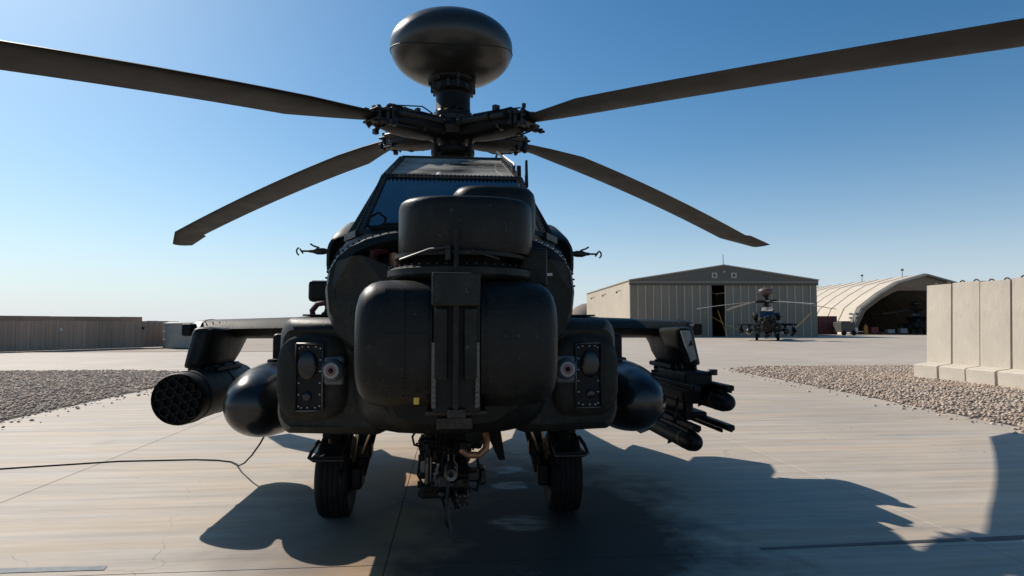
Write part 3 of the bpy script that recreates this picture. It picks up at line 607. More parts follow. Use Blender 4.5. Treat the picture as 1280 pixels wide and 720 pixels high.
# ---- stub wings, pylons, stores
WING[0] = True
def airf(x, y0, y1, zc, th):
    n = 12; P = []
    c = y1-y0
    for k in range(n+1):
        u = k/n; P.append(Vector((x, y0+c*u, zc+th/2*(2.2*math.sqrt(u)*(1-u)**.8+.12*(1-u)*0))))
    for k in range(n-1, 0, -1):
        u = k/n; P.append(Vector((x, y0+c*u, zc-th/2*(2.2*math.sqrt(u)*(1-u)**.8))))
    return P
for sg in (-1, 1):
    s = MB(); s.loft([airf(sg*.5, 6.35, 7.75, 1.62, .26), airf(sg*1.5, 6.45, 7.65, 1.60, .24), airf(sg*2.42, 6.52, 7.5, 1.585, .21)]); wg = s.build('stub_wing', PAINT2, H)
    s = MB(); s.loft([airf(sg*2.425, 6.5, 7.52, 1.585, .22), airf(sg*2.52, 6.54, 7.48, 1.585, .20), airf(sg*2.58, 6.64, 7.4, 1.585, .14)]); s.box((min(sg*2.47, sg*2.57), 6.45, 1.52), (max(sg*2.47, sg*2.57), 6.62, 1.64), .02, seg=2); s.build('wing_tip', DARK, wg)
    s = MB()
    for k in range(24): bolt(s, (sg*(.9+k*.065), 6.60, 1.668-.0006*k), (0, -.5, 1), .006, .004)
    s.build('rivet_row', DARK, wg, kind='stuff')
    # outboard pylon
    x = 2.24*sg; rr = []
    for (y, hw, z0, z1) in [(5.92, .04, 1.29, 1.56), (5.94, .075, 1.255, 1.595), (6.0, .10, 1.24, 1.61), (6.3, .11, 1.235, 1.60), (6.75, .11, 1.25, 1.60), (6.95, .10, 1.33, 1.58), (7.15, .07, 1.42, 1.54)]:
        rr.append([Vector((x+sg*(.03-.06*(b+1)/2)+a*hw, y+(.04 if b > 0 else 0), (z0+z1)/2+b*(z1-z0)/2)) for a, b in [(-1, -.86), (-.9, -.96), (-.6, -1.0), (.6, -1), (.9, -.96), (1, -.86), (1, .72), (.85, .92), (.5, 1), (-.5, 1), (-.85, .92), (-1, .72)]])
    s = MB(); s.loft(rr, smooth=True)
    s.box((x-.07, 6.25, 1.02), (x+.07, 6.9, 1.26), .02)
    py = s.build('wing_pylon', PAINT, H)
    for yy in (6.05, 6.35, 6.7):
        for dx in (-.09, 0.09): s = MB(); s.tube([(x+dx, yy, 1.26), (x+dx*1.1, yy, 1.17)], .02, 8); s.build('sway_brace', DMET, py)
    s = MB(); s.box((x-.13, 6.1, 1.20), (x+.13, 6.85, 1.245), .01); s.build('ejector_rack', DARK, py)
    if sg > 0:
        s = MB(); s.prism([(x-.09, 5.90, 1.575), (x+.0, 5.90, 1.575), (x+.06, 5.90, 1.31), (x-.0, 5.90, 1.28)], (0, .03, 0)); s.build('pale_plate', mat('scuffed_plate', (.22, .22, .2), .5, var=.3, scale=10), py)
        s = MB(); s.prism([(x-.025, 5.895, 1.42), (x+.01, 5.895, 1.49), (x+.025, 5.895, 1.43), (x-.0, 5.895, 1.435)], (0, .006, 0)); s.build('chevron_mark', DARK, py)
    # inboard pylon + fuel tank
    x = 1.55*sg; s = MB(); s.box((x-.09, 6.1, 1.26), (x+.09, 7.3, 1.55), .04, seg=2); s.build('wing_pylon', PAINT, H)
    s = MB(); prof = [(0, 0)]+[(.315*math.sin(PI/2*min(1, (k/12)))**.62, 1.0*(1-math.cos(PI/2*k/12))) for k in range(1, 13)]+[(.315, 2.4)]+[(.315*math.cos(PI/2*k/8)**.9, 2.4+1.6*k/8) for k in range(1, 9)]
    s.rev(prof, (x, 5.0, .995), (0, 1, 0), 36); tk = s.build('fuel_tank', mat('tank_paint', (.010, .011, .011), .24, var=.2, scale=4, dust=DUST, dustamt=.07), H)
    s = MB(); s.rev([(.318, 0), (.32, .01), (.32, .05), (.318, .06)], (x, 6.05, .995), (0, 1, 0), 36); s.build('tank_band', DMET, tk)
    s = MB(); s.rev([(0, .02), (.04, .02), (.045, 0)], (x-.02, 5.85, 1.305), (0, 0, 1), 14); s.box((x-.1, 6.0, 1.29), (x+.1, 6.5, 1.32), .01); s.build('filler_cap', DMET, tk)
# rocket pod (image left)
px, pz = -2.23, 1.02
s = MB(); rp = .215
s.rev([(rp*.965, -.0), (rp, .03), (rp, .17), (rp*1.03, .172), (rp*1.03, .20), (rp, .202), (rp, .85), (rp*1.03, .852), (rp*1.03, .88), (rp, .882), (rp, 1.55), (rp*.7, 1.68), (0, 1.7)], (px, 5.5, pz), (0, 1, 0), 40)
pod = s.build('rocket_pod', PAINT2, H)
hexp = [(0, 0)]+[(1, 60*k) for k in range(6)]+[(q_, a_) for k in range(6) for q_, a_ in ((2, 60*k), (1.732, 60*k+30))]
holes = [(px+.079*r_*math.cos(R(a+15))*1.0, pz+.079*r_*math.sin(R(a+15))) for r_, a in hexp]
s = MB(); s.rev([(0, .06), (rp*.97, .06), (rp*.97, .0)], (px, 5.5, pz), (0, 1, 0), 40); s.build('pod_bulkhead', PAINT, pod)
tm = None
for (hx, hz) in holes:
    if tm is None:
        s = MB(); s.rev([(.0345, .5), (.0345, -.012), (.0385, -.012), (.0385, .06)], (hx, 5.5, hz), (0, 1, 0), 18); s.rev([(0, .5), (.0345, .5)], (hx, 5.5, hz), (0, 1, 0), 18)
        tb = s.build('launch_tube', PAINT2, pod, origin=wf((hx, 5.5, hz))); tm = tb.data
        s = MB(); s.rev([(0, .045), (.0345, .045)], (hx, 5.5, hz), (0, 1, 0), 18)
        dk = bpy.data.meshes.new('tube_bore')
    else:
        tb = bpy.data.objects.new('launch_tube', tm); COL.objects.link(tb); tb.parent = pod; tb.location = wf((hx, 5.5, hz))-WO[pod]; WO[tb] = Vector((hx, 5.5, hz))
# dark bores: discs just inside each tube, one joined dark part
s = MB()
for (hx, hz) in holes: s.rev([(0, .052), (.0345, .052), (.0345, .0)], (hx, 5.5, hz), (0, 1, 0), 16)
s.build('tube_bores', mat('soot_black', (.004, .004, .004), .8, var=.1), pod, kind='stuff')
s = MB(); s.box((px-.08, 6.0, 1.22), (px+.08, 6.9, 1.26), .01); s.tube([(px+.02, 5.9, 1.24), (px+.06, 6.3, 1.27)], .012, 6); s.build('suspension_lug', DMET, pod)
# missile launcher (image right)
lx, lz = 2.25, .84
s = MB(); s.box((lx-.10, 5.85, lz+.05), (lx+.10, 7.05, lz+.24), .03, seg=2); s.box((lx-.13, 5.7, lz+.22), (lx+.13, 6.6, lz+.36), .03, seg=2); s.box((lx-.05, 6.0, lz-.12), (lx+.05, 6.9, lz+.06), .02)
lau = s.build('missile_launcher', DARK, H)
rails = [(-.15, .22), (.15, .22), (-.15, -.12), (.15, -.12)]
for dx, dz in rails:
    s = MB(); zz = lz+dz
    s.box((lx+dx-.035, 5.35, zz-.002), (lx+dx+.035, 7.0, zz+.045), .008); s.box((lx+dx-.055, 5.45, zz-.03), (lx+dx-.035, 6.9, zz), .004); s.box((lx+dx+.035, 5.45, zz-.03), (lx+dx+.055, 6.9, zz), .004)
    s.box((lx+dx*.4-.03, 6.0, zz-.01+.03), (lx+dx*1.0+.03, 6.8, zz+.08), .01); s.build('launch_rail', DARK, lau)
for (dx, dz) in [(.15, .22), (-.15, -.12)]:
    zz = lz+dz-.11; s = MB()
    s.rev([(0, 0), (.035, .006), (.06, .03), (.075, .07), (.082, .12), (.089, .16), (.089, 1.58), (0, 1.6)], (lx+dx, 5.36, zz), (0, 1, 0), 24)
    for k in range(4):
        a = R(45+90*k); c_, s_ = math.cos(a), math.sin(a)
        s.prism([(lx+dx+.08*c_, 6.6, zz+.08*s_), (lx+dx+.17*c_, 6.75, zz+.17*s_), (lx+dx+.17*c_, 7.05, zz+.17*s_), (lx+dx+.08*c_, 7.05, zz+.08*s_)], (.006*-s_, 0, .006*c_))
        s.prism([(lx+dx+.08*c_, 5.85, zz+.08*s_), (lx+dx+.125*c_, 5.93, zz+.125*s_), (lx+dx+.08*c_, 6.0, zz+.08*s_)], (.006*-s_, 0, .006*c_))
    ms = s.build('missile', PAINT, H)
    s = MB(); s.rev([(.0895, 0), (.091, .005), (.091, .035), (.0895, .04)], (lx+dx, 5.62, zz), (0, 1, 0), 24); s.build('missile_band', mat('ochre_band', (.12, .07, .02), .5), ms)
for pts, rad in (([(lx+.13, 5.72, lz+.33), (lx+.13, 5.72, lz+.38)], .05), ([(lx-.1, 5.9, lz+.35), (lx-.1, 5.9, lz+.43)], .015), ([(lx-.05, 6.1, lz+.35), (lx-.05, 6.1, lz+.43)], .02), ([(lx-.12, 5.95, lz+.1), (lx-.2, 5.85, lz-.1), (lx-.1, 5.8, lz-.18)], .012)):
    s = MB(); s.tube(pts, rad, 8); s.build('launcher_fitting', DMET, lau)
WING[0] = False
# ---- landing gear
for sg in (-1, 1):
    cx = .975*sg; ax_y, r = 5.7, .345
    leg = MB(); leg.tube([(sg*.66, 5.85, 1.05), (sg*.72, 5.72, .70), (sg*.78, 5.62, .36)], [.10, .075, .06], 12); leg.tube([(sg*.78, 5.62, .36), (sg*.96, 5.7, .345)], .05, 10)
    leg.box((sg*.74-.07, 5.55, .50), (sg*.74+.07, 5.72, .64), .02); leg.box((sg*.79-.05, 5.5, .26), (sg*.79+.05, 5.72, .45), .02)
    lg = leg.build('landing_leg', DARK, H)
    s = MB(); s.tube([(sg*.60, 5.62, .95), (sg*.74, 5.5, .56)], .014, 8); s.tube([(sg*.745, 5.5, .92), (sg*.80, 5.48, .5)], .010, 6); s.build('shock_strut', mat('brass_strut', (.5, .36, .2), .3, metal=.9, var=.15), lg)
    s = MB(); s.tube([(sg*.79, 5.52, .86), (sg*.85, 5.3, .60), (sg*.85, 5.24, .565), (sg*1.08, 5.24, .565), (sg*1.12, 5.26, .58), (sg*1.10, 5.3, .64), (sg*1.06, 5.35, .70)], .016, 8); s.box((min(sg*.85, sg*1.10), 5.25, .575), (max(sg*.85, sg*1.10), 5.5, .59), .004); s.build('mud_guard', DMET, lg)
    s = MB(); s.tube([(sg*.83, 5.45, .5), (sg*.90, 5.35, .45), (sg*.88, 5.4, .3)], .01, 6); s.tube([(sg*.72, 5.6, .95), (sg*.69, 5.55, .7), (sg*.76, 5.52, .45)], .01, 6); s.build('brake_hose', RUB, lg)
    prof = [(.15, -.10), (.24, -.135), (.29, -.145), (.325, -.13), (.342, -.10)]
    for k in range(5): 
        z = -.09+k*.045; prof += [(.345, z-.014), (.345, z+.014), (.338, z+.017), (.338, z+.028)]
    prof += [(.342, .125), (.325, .138), (.29, .145), (.24, .135), (.15, .10)]
    s = MB(); s.rev(prof, (cx, ax_y, r), (1, 0, 0), 40); s.v = [(cx+(p[0]-cx)*.93, p[1], p[2]) for p in s.v]; wh = s.build('main_wheel', RUB, H)
    s = MB(); s.rev([(0, -.06), (.06, -.07), (.08, -.04), (.13, -.05), (.155, -.11), (.16, -.11), (.16, .11), (.155, .11), (.13, .05), (.08, .04), (.06, .07), (0, .06)], (cx, ax_y, r), (1, 0, 0), 28); s.build('wheel_rim', DMET, wh)
    s = MB(); s.tube([(cx-.06, 5.42, .72), (cx, 5.40, .735), (cx+.06, 5.42, .72)], .03, 8); s.rev([(0, .05), (.05, .05), (.055, 0)], (cx-sg*.02, 5.45, .68), (0, -.5, 1), 12); s.build('brake_unit', DARK, lg)
# ---- chain gun
gun = empty('chain_gun', (0, 4.9, .62), H)
s = MB(); s.tube([(0, 4.44, .625), (0, 5.6, .70)], .026, 12); s.build('gun_barrel', DMET, gun)
s = MB(); s.rev([(.018, .06), (.018, 0), (.040, -.005), (.048, .01), (.048, .05), (.038, .07), (.038, .12), (.046, .14), (.046, .2), (.03, .22)], (0, 4.40, .622), (0, 1, .06), 20); s.build('muzzle_brake', MET, gun)
s = MB(); s.rev([(0, .05), (.02, .05)], (0, 4.40, .622), (0, 1, .06), 16); s.build('bore', DARK, gun)
s = MB(); s.box((-.16, 5.3, .50), (.16, 6.3, .80), .04, seg=2); s.box((-.10, 5.0, .44), (.14, 5.6, .56), .03, seg=2); s.box((-.22, 5.5, .78), (.22, 6.2, .95), .04, seg=2); s.build('gun_cradle', DARK, gun)
s = MB(); s.rev([(0, -.01), (.05, -.01), (.06, 0), (.06, .05), (.045, .06), (.045, .5)], (.075, 4.75, .46), (0, 1, .03), 18); s.rev([(0, 0), (.045, 0), (.05, .05), (.05, .6)], (.08, 4.62, .395), (0, 1, .1), 16)
s.build('recoil_cylinder', DMET, gun)
s = MB()
for k in range(6):
    a = 2*PI*k/6; bolt(s, (.08+.034*math.cos(a), 4.615, .395+.034*math.sin(a)), (0, -1, 0), .008, .008)
s.build('end_cap_bolts', MET, gun, kind='stuff')
# left vertical strut with hydraulics
s = MB(); s.box((-.20, 4.92, .36), (-.14, 5.02, .95), .012); s.box((-.245, 4.9, .68), (-.12, 5.05, .78), .015); s.box((-.24, 4.95, .60), (-.19, 5.02, .78), .01); s.box((-.23, 4.88, .34), (.10, 5.02, .40), .012); s.build('elevation_strut', DARK, gun)
s = MB(); s.tube([(-.175, 4.9, .45), (-.175, 4.9, .60)], .022, 10); s.tube([(-.175, 4.9, .6), (-.175, 4.9, .74)], .012, 8); s.tube([(-.15, 4.88, .42), (-.15, 4.88, .65)], .008, 6); s.build('elevation_ram', MET, gun)
for pts in ([(-.22, 4.9, .72), (-.275, 4.88, .74), (-.29, 4.88, .80), (-.25, 4.9, .86), (-.2, 4.92, .87)], [(-.235, 4.9, .62), (-.245, 4.86, .52), (-.20, 4.85, .44), (-.17, 4.86, .42)],
            [(-.13, 4.9, .74), (-.02, 4.85, .715), (.05, 4.8, .70), (.10, 4.8, .72)], [(-.14, 4.9, .70), (-.02, 4.84, .685), (.06, 4.8, .69)], [(.0, 4.9, .90), (-.04, 4.8, .80), (-.06, 4.7, .65), (-.06, 4.7, .5)],
            [(.12, 4.8, .72), (.2, 4.8, .75), (.24, 4.85, .86)], [(.1, 4.6, .5), (.18, 4.62, .46), (.22, 4.8, .52), (.2, 5, .6)]):
    s = MB(); s.tube(pts, .009, 7); s.build('hydraulic_hose', RUB, gun)
s = MB(); s.tube([(.07, 4.72, .73), (.12, 4.70, .695), (.20, 4.70, .69), (.25, 4.72, .73), (.26, 4.75, .80), (.24, 4.8, .88)], .026, 10); s.build('shielded_hose', COPPER, gun)
s = MB(); s.prism([(.07, 4.8, .93), (.30, 4.8, .93), (.22, 4.8, .72), (.13, 4.8, .72)], (0, .2, 0)); s.build('feed_chute', DARK, gun)
for k in range(6):
    pass
s = MB(); s.prism([(.20, 5.0, .95), (.36, 5.0, .95), (.42, 5.05, .58), (.37, 5.05, .58)], (0, .12, 0)); s.build('side_brace', DARK, gun)
for pts in ([(-.02, 4.7, .58), (-.03, 4.6, .36), (.0, 4.55, .20)], [(-.09, 4.75, .48), (-.02, 4.585, .22)]):
    s = MB(); s.tube(pts, .013, 6); s.build('stow_arm', DMET, gun)
s = MB(); s.box((-.09, 4.66, .47), (-.02, 4.78, .56), .01); s.box((.12, 4.7, .50), (.20, 4.85, .58), .015); s.box((.19, 4.85, .44), (.26, 5.0, .56), .015); sphere(s, (-.06, 4.66, .43), .03); s.tube([(-.1, 4.66, .56), (.12, 4.66, .56)], .012, 6); s.build('actuator_block', DMET, gun)
rr_ = random.Random(3); s = MB()
for k in range(110):
    x, y, z = rr_.uniform(-.25, .22), rr_.uniform(4.66, 5.15), rr_.uniform(.33, .9)
    if abs(x) < .06 and z > .55 and z < .72: continue
    if x > -.12 and x < .05 and z > .6: continue
    q_ = rr_.uniform(.008, .022); s.box((x-q_, y-q_, z-q_), (x+q_, y+q_, z+q_*1.3), .003)
s.build('gun_fittings', DARK, gun, kind='stuff')
# belly turret mount
s = MB(); s.rev([(.3, 0), (.32, -.1), (.22, -.14)], (0, 5.75, .98), (0, 0, 1), 24); s.build('turret_mount', DARK, gun)
# ---- tail
s = MB(); s.loft([sring(10.2, -.46, .46, 1.3, 2.4, 3), sring(11.5, -.36, .36, 1.45, 2.3, 2.6), sring(13.5, -.27, .27, 1.6, 2.2, 2.4), sring(15.8, -.2, .2, 1.7, 2.2, 2.4)]); tb_ = s.build('tail_boom', PAINT, H)
s = MB(); s.loft([[Vector((x, y, z)) for x, y in [(-.09, 15.2+d_), (.09, 15.2+d_), (.12, 15.7+d_), (.02, 16.7+d_*.9), (-.02, 16.7+d_*.9), (-.12, 15.7+d_)]] for z, d_ in [(1.5, -.6), (2.1, -.1), (3.9, .75)]], smooth=False); s.build('tail_fin', PAINT, H)
s = MB(); s.loft([airf(x, 15.9, 17.0, 1.5, .12) for x in (-1.7, 0, 1.7)]); s.build('stabilator', PAINT, H)
tr_ = empty('tail_rotor', (.35, 16.3, 3.6), H)
for a in (20, 75, 200, 255):
    s = MB(); M = Matrix.Translation((.38, 16.3, 3.6)) @ Matrix.Rotation(R(a), 4, 'X'); s.box((-.012, -.13, .1), (.012, .13, 1.35), .005, M=M); s.build('tail_blade', BLADE, tr_)
s = MB(); s.rev([(0, .2), (.1, .18), (.12, -.2)], (.3, 16.3, 3.6), (1, 0, 0), 14); s.build('tail_hub', DMET, tr_)
s = MB(); s.rev([(.08, -.06), (.17, -.07), (.2, -.03), (.2, .03), (.17, .07), (.08, .06), (.08, -.06)], (0, 15.9, .2), (1, 0, 0), 24); tw = s.build('tail_wheel', RUB, H)
s = MB(); s.tube([(0, 15.5, 1.6), (.09, 15.75, .7), (.09, 15.9, .2)], .04, 8); s.build('tail_leg', DARK, tw)
# ---- rotor mast and radar dome
MX, MY, MZ = 0, 7.6, 3.93
s = MB(); s.tube([(0, MY, 3.3), (0, MY, 3.95)], .15, 18)
for k in range(4):
    a = R(45+90*k); s.tube([(.26*math.cos(a), MY+.26*math.sin(a), 3.35), (.30*math.cos(a), MY+.30*math.sin(a), 3.86)], .022, 7)
s.rev([(.15, -.02), (.24, -.02), (.26, .0), (.26, .05), (.22, .07), (.15, .07)], (0, MY, 3.66), (0, 0, 1), 28)
s.build('rotor_mast', DARK, H)
s = MB(); s.rev([(.0, 0), (.20, 0), (.20, .05), (.23, .06), (.23, .10), (.215, .11), (.205, .14), (.205, .34), (.23, .35), (.25, .37), (.25, .44), (.225, .46), (.225, .50), (.26, .52), (.27, .56), (.22, .60), (.15, .66), (.15, .8)], (0, MY, 4.05), (0, 0, 1), 28)
std = s.build('radar_pedestal', DARK, H)
s = MB()
for k in range(14):
    a = 2*PI*k/14; x, y = math.cos(a), math.sin(a)
    s.box((.25*x-.018, MY+.25*y-.018, 4.41), (.25*x+.018, MY+.25*y+.018, 4.47+.03*(k % 3)), .004); bolt(s, (.212*x, MY+.212*y, 4.17), (x, y, 0), .014, .012)
    if k % 2: s.box((.275*x-.02, MY+.275*y-.02, 4.50), (.275*x+.02, MY+.275*y+.02, 4.60), .004)
s.build('pedestal_fitting', DMET, std, kind='stuff')
s = MB(); s.box((-.05-.18, MY-.19, 4.575), (-.05-.15+.05, MY-.15, 4.595), .004); s.box((-.10, MY-.21, 4.13), (-.06, MY-.17, 4.165), .004); s.build('yellow_tag', YEL, std)
prof = []; Rr, ht, hb = .735, .37, .41; n = 26; zc = 4.95
for k in range(n+1):
    a = -PI/2+PI*k/n; e_ = 2.35; c_, s_ = math.cos(a), math.sin(a)
    prof.append((max(.0005, Rr*abs(c_)**(2/e_)), (ht if s_ > 0 else hb)*math.copysign(abs(s_)**(2/2.1), s_)))
s = MB(); s.rev(prof, (-.02, MY, zc), (0, 0, 1), 56); dome = s.build('radar_dome', mat('dome_paint', (.016, .016, .014), .30, var=.2, scale=3, dust=DUST, dustamt=.06), H)
s = MB(); P = []
for k in range(64):
    t = 2*PI*k/64; zz = -.05-.17*max(0, -math.sin(t))**1.5; rs = Rr*(1-(abs(zz)/hb)**2.1)**(1/2.35)+.001; P.append((-.02+rs*math.cos(t), MY+rs*math.sin(t), zc+zz))
s.tube(P+[P[0]], .006, 6); s.build('dome_seam', PAINT2, dome)
s = MB(); s.rev([(.0, -.06), (.24, -.06), (.28, -.03), (.30, .06), (.27, .11)], (-.02, MY, zc-.38), (0, 0, 1), 36); s.build('dome_collar', PAINT, dome)
# ---- rotor hub and blades
hub = empty('rotor_hub', (MX, MY, MZ), H)
s = MB(); s.rev([(0, -.12), (.2, -.12), (.3, -.08), (.34, 0), (.3, .08), (.2, .13), (0, .13)], (0, MY, MZ), (0, 0, 1), 32)
s.rev([(.18, .1), (.22, .12), (.22, .2), (.18, .22)], (0, MY, MZ), (0, 0, 1), 24)
for k in range(8):
    a = 2*PI*(k+.3)/8; bolt(s, (.25*math.cos(a), MY+.25*math.sin(a), MZ+.11), (0, 0, 1), .028, .035)
s.build('hub_plate', DMET, hub)
blades = [(137.6, .87, .03), (37.8, .87, .03), (221.5, .70, .10), (-42.8, .435, .02)]   # azimuth, droop at tip
rb = random.Random(5)
for (az, droop, pitch) in blades:
    a = R(az); er = Vector((math.cos(a), math.sin(a), 0)); et = Vector((-math.sin(a), math.cos(a), 0)); c0 = Vector((MX, MY, MZ))
    def Z(r): return -droop*max(0, (r-.6)/6.7)**1.45 + .02*min(1, r/.3) + .085*er.y*min(r, 1.3)
    def at(r, t, z): return c0+er*r+et*t+Vector((0, 0, Z(r)+z))
    def rbx(q, r0, r1, t0, t1, z0, z1, bev=.008):
        M = Matrix((( er.x, et.x, 0, 0), (er.y, et.y, 0, 0), (0, 0, 1, 0), (0, 0, 0, 1))); M.translation = c0+Vector((0, 0, Z((r0+r1)/2)))
        q.box((r0, t0, z0), (r1, t1, z1), bev, M=M)
    s = MB(); secs = []
    for (r, w_, h_) in [(.18, .15, .10), (.35, .20, .13), (.6, .22, .13), (.85, .20, .11), (1.0, .15, .08)]:
        secs.append([at(r, w_*math.copysign(abs(math.cos(t))**.6, math.cos(t)), h_*math.copysign(abs(math.sin(t))**.6, math.sin(t))-.02) for t in [2*PI*(k+.5)/16 for k in range(16)]])
    s.loft(secs, smooth=True); rbx(s, .35, .95, -.09, .09, .07, .12); s.build('pitch_housing', DARK, hub)
    s = MB()
    for (r, t, z) in [(1.02, .1, 0), (1.02, -.1, 0), (1.12, .08, 0), (1.12, -.1, 0)]:
        s.rev([(0, .10), (.022, .10), (.024, .085), (.032, .08), (.032, -.08), (.022, -.09), (0, -.12)], at(r, t, z), (0, 0, 1), 10)
    rbx(s, .97, 1.18, -.14, .14, .035, .06); rbx(s, .97, 1.18, -.14, .14, -.07, -.045); rbx(s, .94, 1.0, -.16, .16, -.08, .085); s.build('blade_clamp', DMET, hub)
    s = MB(); s.tube([at(.35, -.22, .02), at(.95, -.20, .02)], [.045, .045], 12); s.tube([at(.30, -.22, .02), at(.36, -.22, .02)], .055, 12); s.tube([at(.7, -.22, .02), at(.76, -.22, .02)], .055, 12)
    s.tube([at(.35, .2, .02), at(.95, .20, .02)], [.04, .04], 12); s.build('lag_damper', DMET, hub)
    s = MB()
    for k in range(44):
        r = rb.uniform(.3, 1.2); t = rb.choice((-1, 1))*rb.uniform(.04, .22); z = rb.choice((-1, 1))*rb.uniform(.06, .12); q_ = rb.uniform(.01, .028)
        rbx(s, r-q_, r+q_, t-q_, t+q_, z-q_, z+q_*(1+rb.random()), .003)
    s.tube([at(.4, .1, .12), at(.6, .16, .15), at(.9, .12, .12), at(1.05, .14, .09)], .008, 6); s.tube([at(.4, -.1, .12), at(.7, -.05, .14), at(1.1, -.12, .10)], .008, 6); s.tube([at(.5, .15, -.10), at(.8, .19, -.12), at(1.1, .13, -.08)], .01, 6)
    s.build('hub_fittings', DMET, hub, kind='stuff')
    # blade
    rg = [1.08, 1.2, 1.5, 1.95, 2.0]+[2.0+4.55*k/14 for k in range(1, 15)]+[6.62, 6.85, 7.1, 7.27]
    secs = []
    for r in rg:
        le, te = .16, -.37
        if r < 1.95: u = (r-1.08)/.87; le = .11+.05*u; te = -.13-.24*u
        if r > 6.56: le = .16-(r-6.56)*.42; te = -.37-(min(r, 6.62)-6.56)*1.2-(max(0, r-6.62))*.10
        ch = le-te; th = .028 if r < 1.5 else .03; tw = pitch-.006*(r-2); P = []
        for u in (0, .04, .12, .3, .6, 1):
            z = th*(2.4*math.sqrt(u)*(1-u)); P.append((le-u*ch, z))
        for u in (.6, .3, .12, .04):
            z = -th*.8*(2.4*math.sqrt(u)*(1-u)); P.append((le-u*ch, z))
        secs.append([at(r, t, z+t*tw) for t, z in P])
    s = MB(); s.loft(secs, smooth=True); bl = s.build('rotor_blade', BLADE, hub)
index_children()

# ============================================================ FAR HELICOPTERS
def strap(par_loc, pts):
    pass
H2 = copytree(H); H2.location = (30.9, 60.5, 0); H2.rotation_euler = (0, 0, R(-26))
tag(H2, 'small attack helicopter parked before the closed ribbed hangar doors, brown topped radar dome', 'helicopter', 'attack helicopters')
H3 = copytree(H); H3.location = (73.6, 95.5, 0); H3.rotation_euler = (0, 0, R(-37))
tag(H3, 'helicopter half hidden in the shade of the arched fabric hangar, behind the blast walls', 'helicopter', 'attack helicopters')
for h, rot in ((H2, -12), (H3, 12)):
    for c in h.children:
        if c.name.startswith('rotor_hub'):
            c.rotation_euler = (0, 0, R(rot))
            for b_ in c.children:
                if b_.name.startswith('rotor_blade'):
                    key = b_.data.name+'_pale'
                    if key not in bpy.data.meshes: d_ = b_.data.copy(); d_.name = key; d_.materials[0] = mat('skylit_grey_blade', (.30, .29, .27), .5, var=.2)  # pale grey puts sky sheen and sunlight into the far blades' colour
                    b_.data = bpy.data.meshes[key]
        if h is H2 and c.name.startswith('radar_dome'):
            c.data = c.data.copy(); c.data.materials[0] = RUSTB
STR = mat('yellow_strap', (.32, .22, .06), .7, var=.15)
M2_ = Matrix.Translation((30.9, 60.5, 0)) @ Matrix.Rotation(R(-26), 4, 'Z')

M2i = M2_.inverted(); bpy.context.view_layer.update()
for a_, b_ in (((-5.7, 62.5, 2.9), (-2.4, 61.0, .9)), ((-5.0, 60.5, 3.0), (-4.2, 60.2, .5)), ((5.9, 62.5, 2.9), (2.6, 61.0, .8)), ((5.8, 62.8, 2.7), (2.0, 61.2, .3))):
    q = MB(); c_ = 30.9; q.tube([(a_[0]+c_, a_[1], a_[2]), ((a_[0]+b_[0])/2+c_, (a_[1]+b_[1])/2, (a_[2]+b_[2])/2-.12), (b_[0]+c_, b_[1], b_[2])],   .018, 5)
    q.v = [tuple(M2i @ Vector(p)) for p in q.v]; o = q.build('tie_down_strap', STR); o.parent = H2
# ============================================================ HANGAR
hg = empty('metal_hangar', (22.8, 80.5, 0)); tag(hg, 'wide low metal hangar with ribbed sliding doors standing slightly open', 'hangar')
fa = Vector((22.8, 80.5, 0)); fb = Vector((46.9, 78.4, 0)); U = (fb-fa).normalized(); Wd = (fb-fa).length; Vd = Vector((.06, 1, 0)).normalized(); DL = 37
PAN = mat('door_cladding', (.215, .18, .13), .6, var=.12, scale=.8, stretch=(3, 3, .3), rnd=.06)
RIB = mat('door_rib', (.40, .38, .33), .6, var=.1)
CLAD = mat('cream_cladding', (.60, .52, .41), .7, var=.06, scale=.5)
TRIM = mat('dark_trim', (.07, .065, .055), .6)
EH, PH, DH = 7.25, 9.15, 6.75
def hp(u, v, z): return fa+U*u+Vd*v+Vector((0, 0, z))
gap0, gap1 = 10.55, 12.3
npan = 24; pw = Wd/npan
i = 0; edges = []
u = 0
while u < Wd-.01:
    a, b = u, min(u+1.0, Wd)
    if a < gap0 < b: b = gap0
    if abs(a-gap0) < .01: u = gap1; continue
    edges.append((a, b)); u = b
for (a, b) in edges:
    q = MB(); dv = -.0 if a < gap0 else .12
    q.prism([hp(a+.06, dv, 0), hp(b-.02, dv, 0), hp(b-.02, dv+.06, 0), hp(a+.06, dv+.06, 0)], (0, 0, DH)); q.build('door_panel', PAN, hg)
    q = MB(); q.prism([hp(a-.05, dv-.08, 0), hp(a+.06, dv-.08, 0), hp(a+.06, dv+.04, 0), hp(a-.05, dv+.04, 0)], (0, 0, DH)); q.build('door_rib', RIB, hg)
q = MB(); q.prism([hp(-.1, -.05, DH), hp(Wd+.1, -.05, DH), hp(Wd+.1, -.05, EH), hp(Wd/2, -.05, PH), hp(-.1, -.05, EH)], Vd*.2)
gbl = q.build('gable', mat('gable_cladding', (.12, .11, .09), .6, var=.1), hg)
q = MB(); q.prism([hp(-.1, -.14, DH-.12), hp(Wd+.1, -.14, DH-.12), hp(Wd+.1, -.14, DH+.12), hp(-.1, -.14, DH+.12)], Vd*.09); q.build('door_track', TRIM, hg)
q = MB(); q.prism([hp(-.1, -.12, DH+.14), hp(Wd+.1, -.12, DH+.14), hp(Wd+.1, -.12, DH+.42), hp(-.1, -.12, DH+.42)], Vd*.06); q.build('fascia_band', PAN, hg)
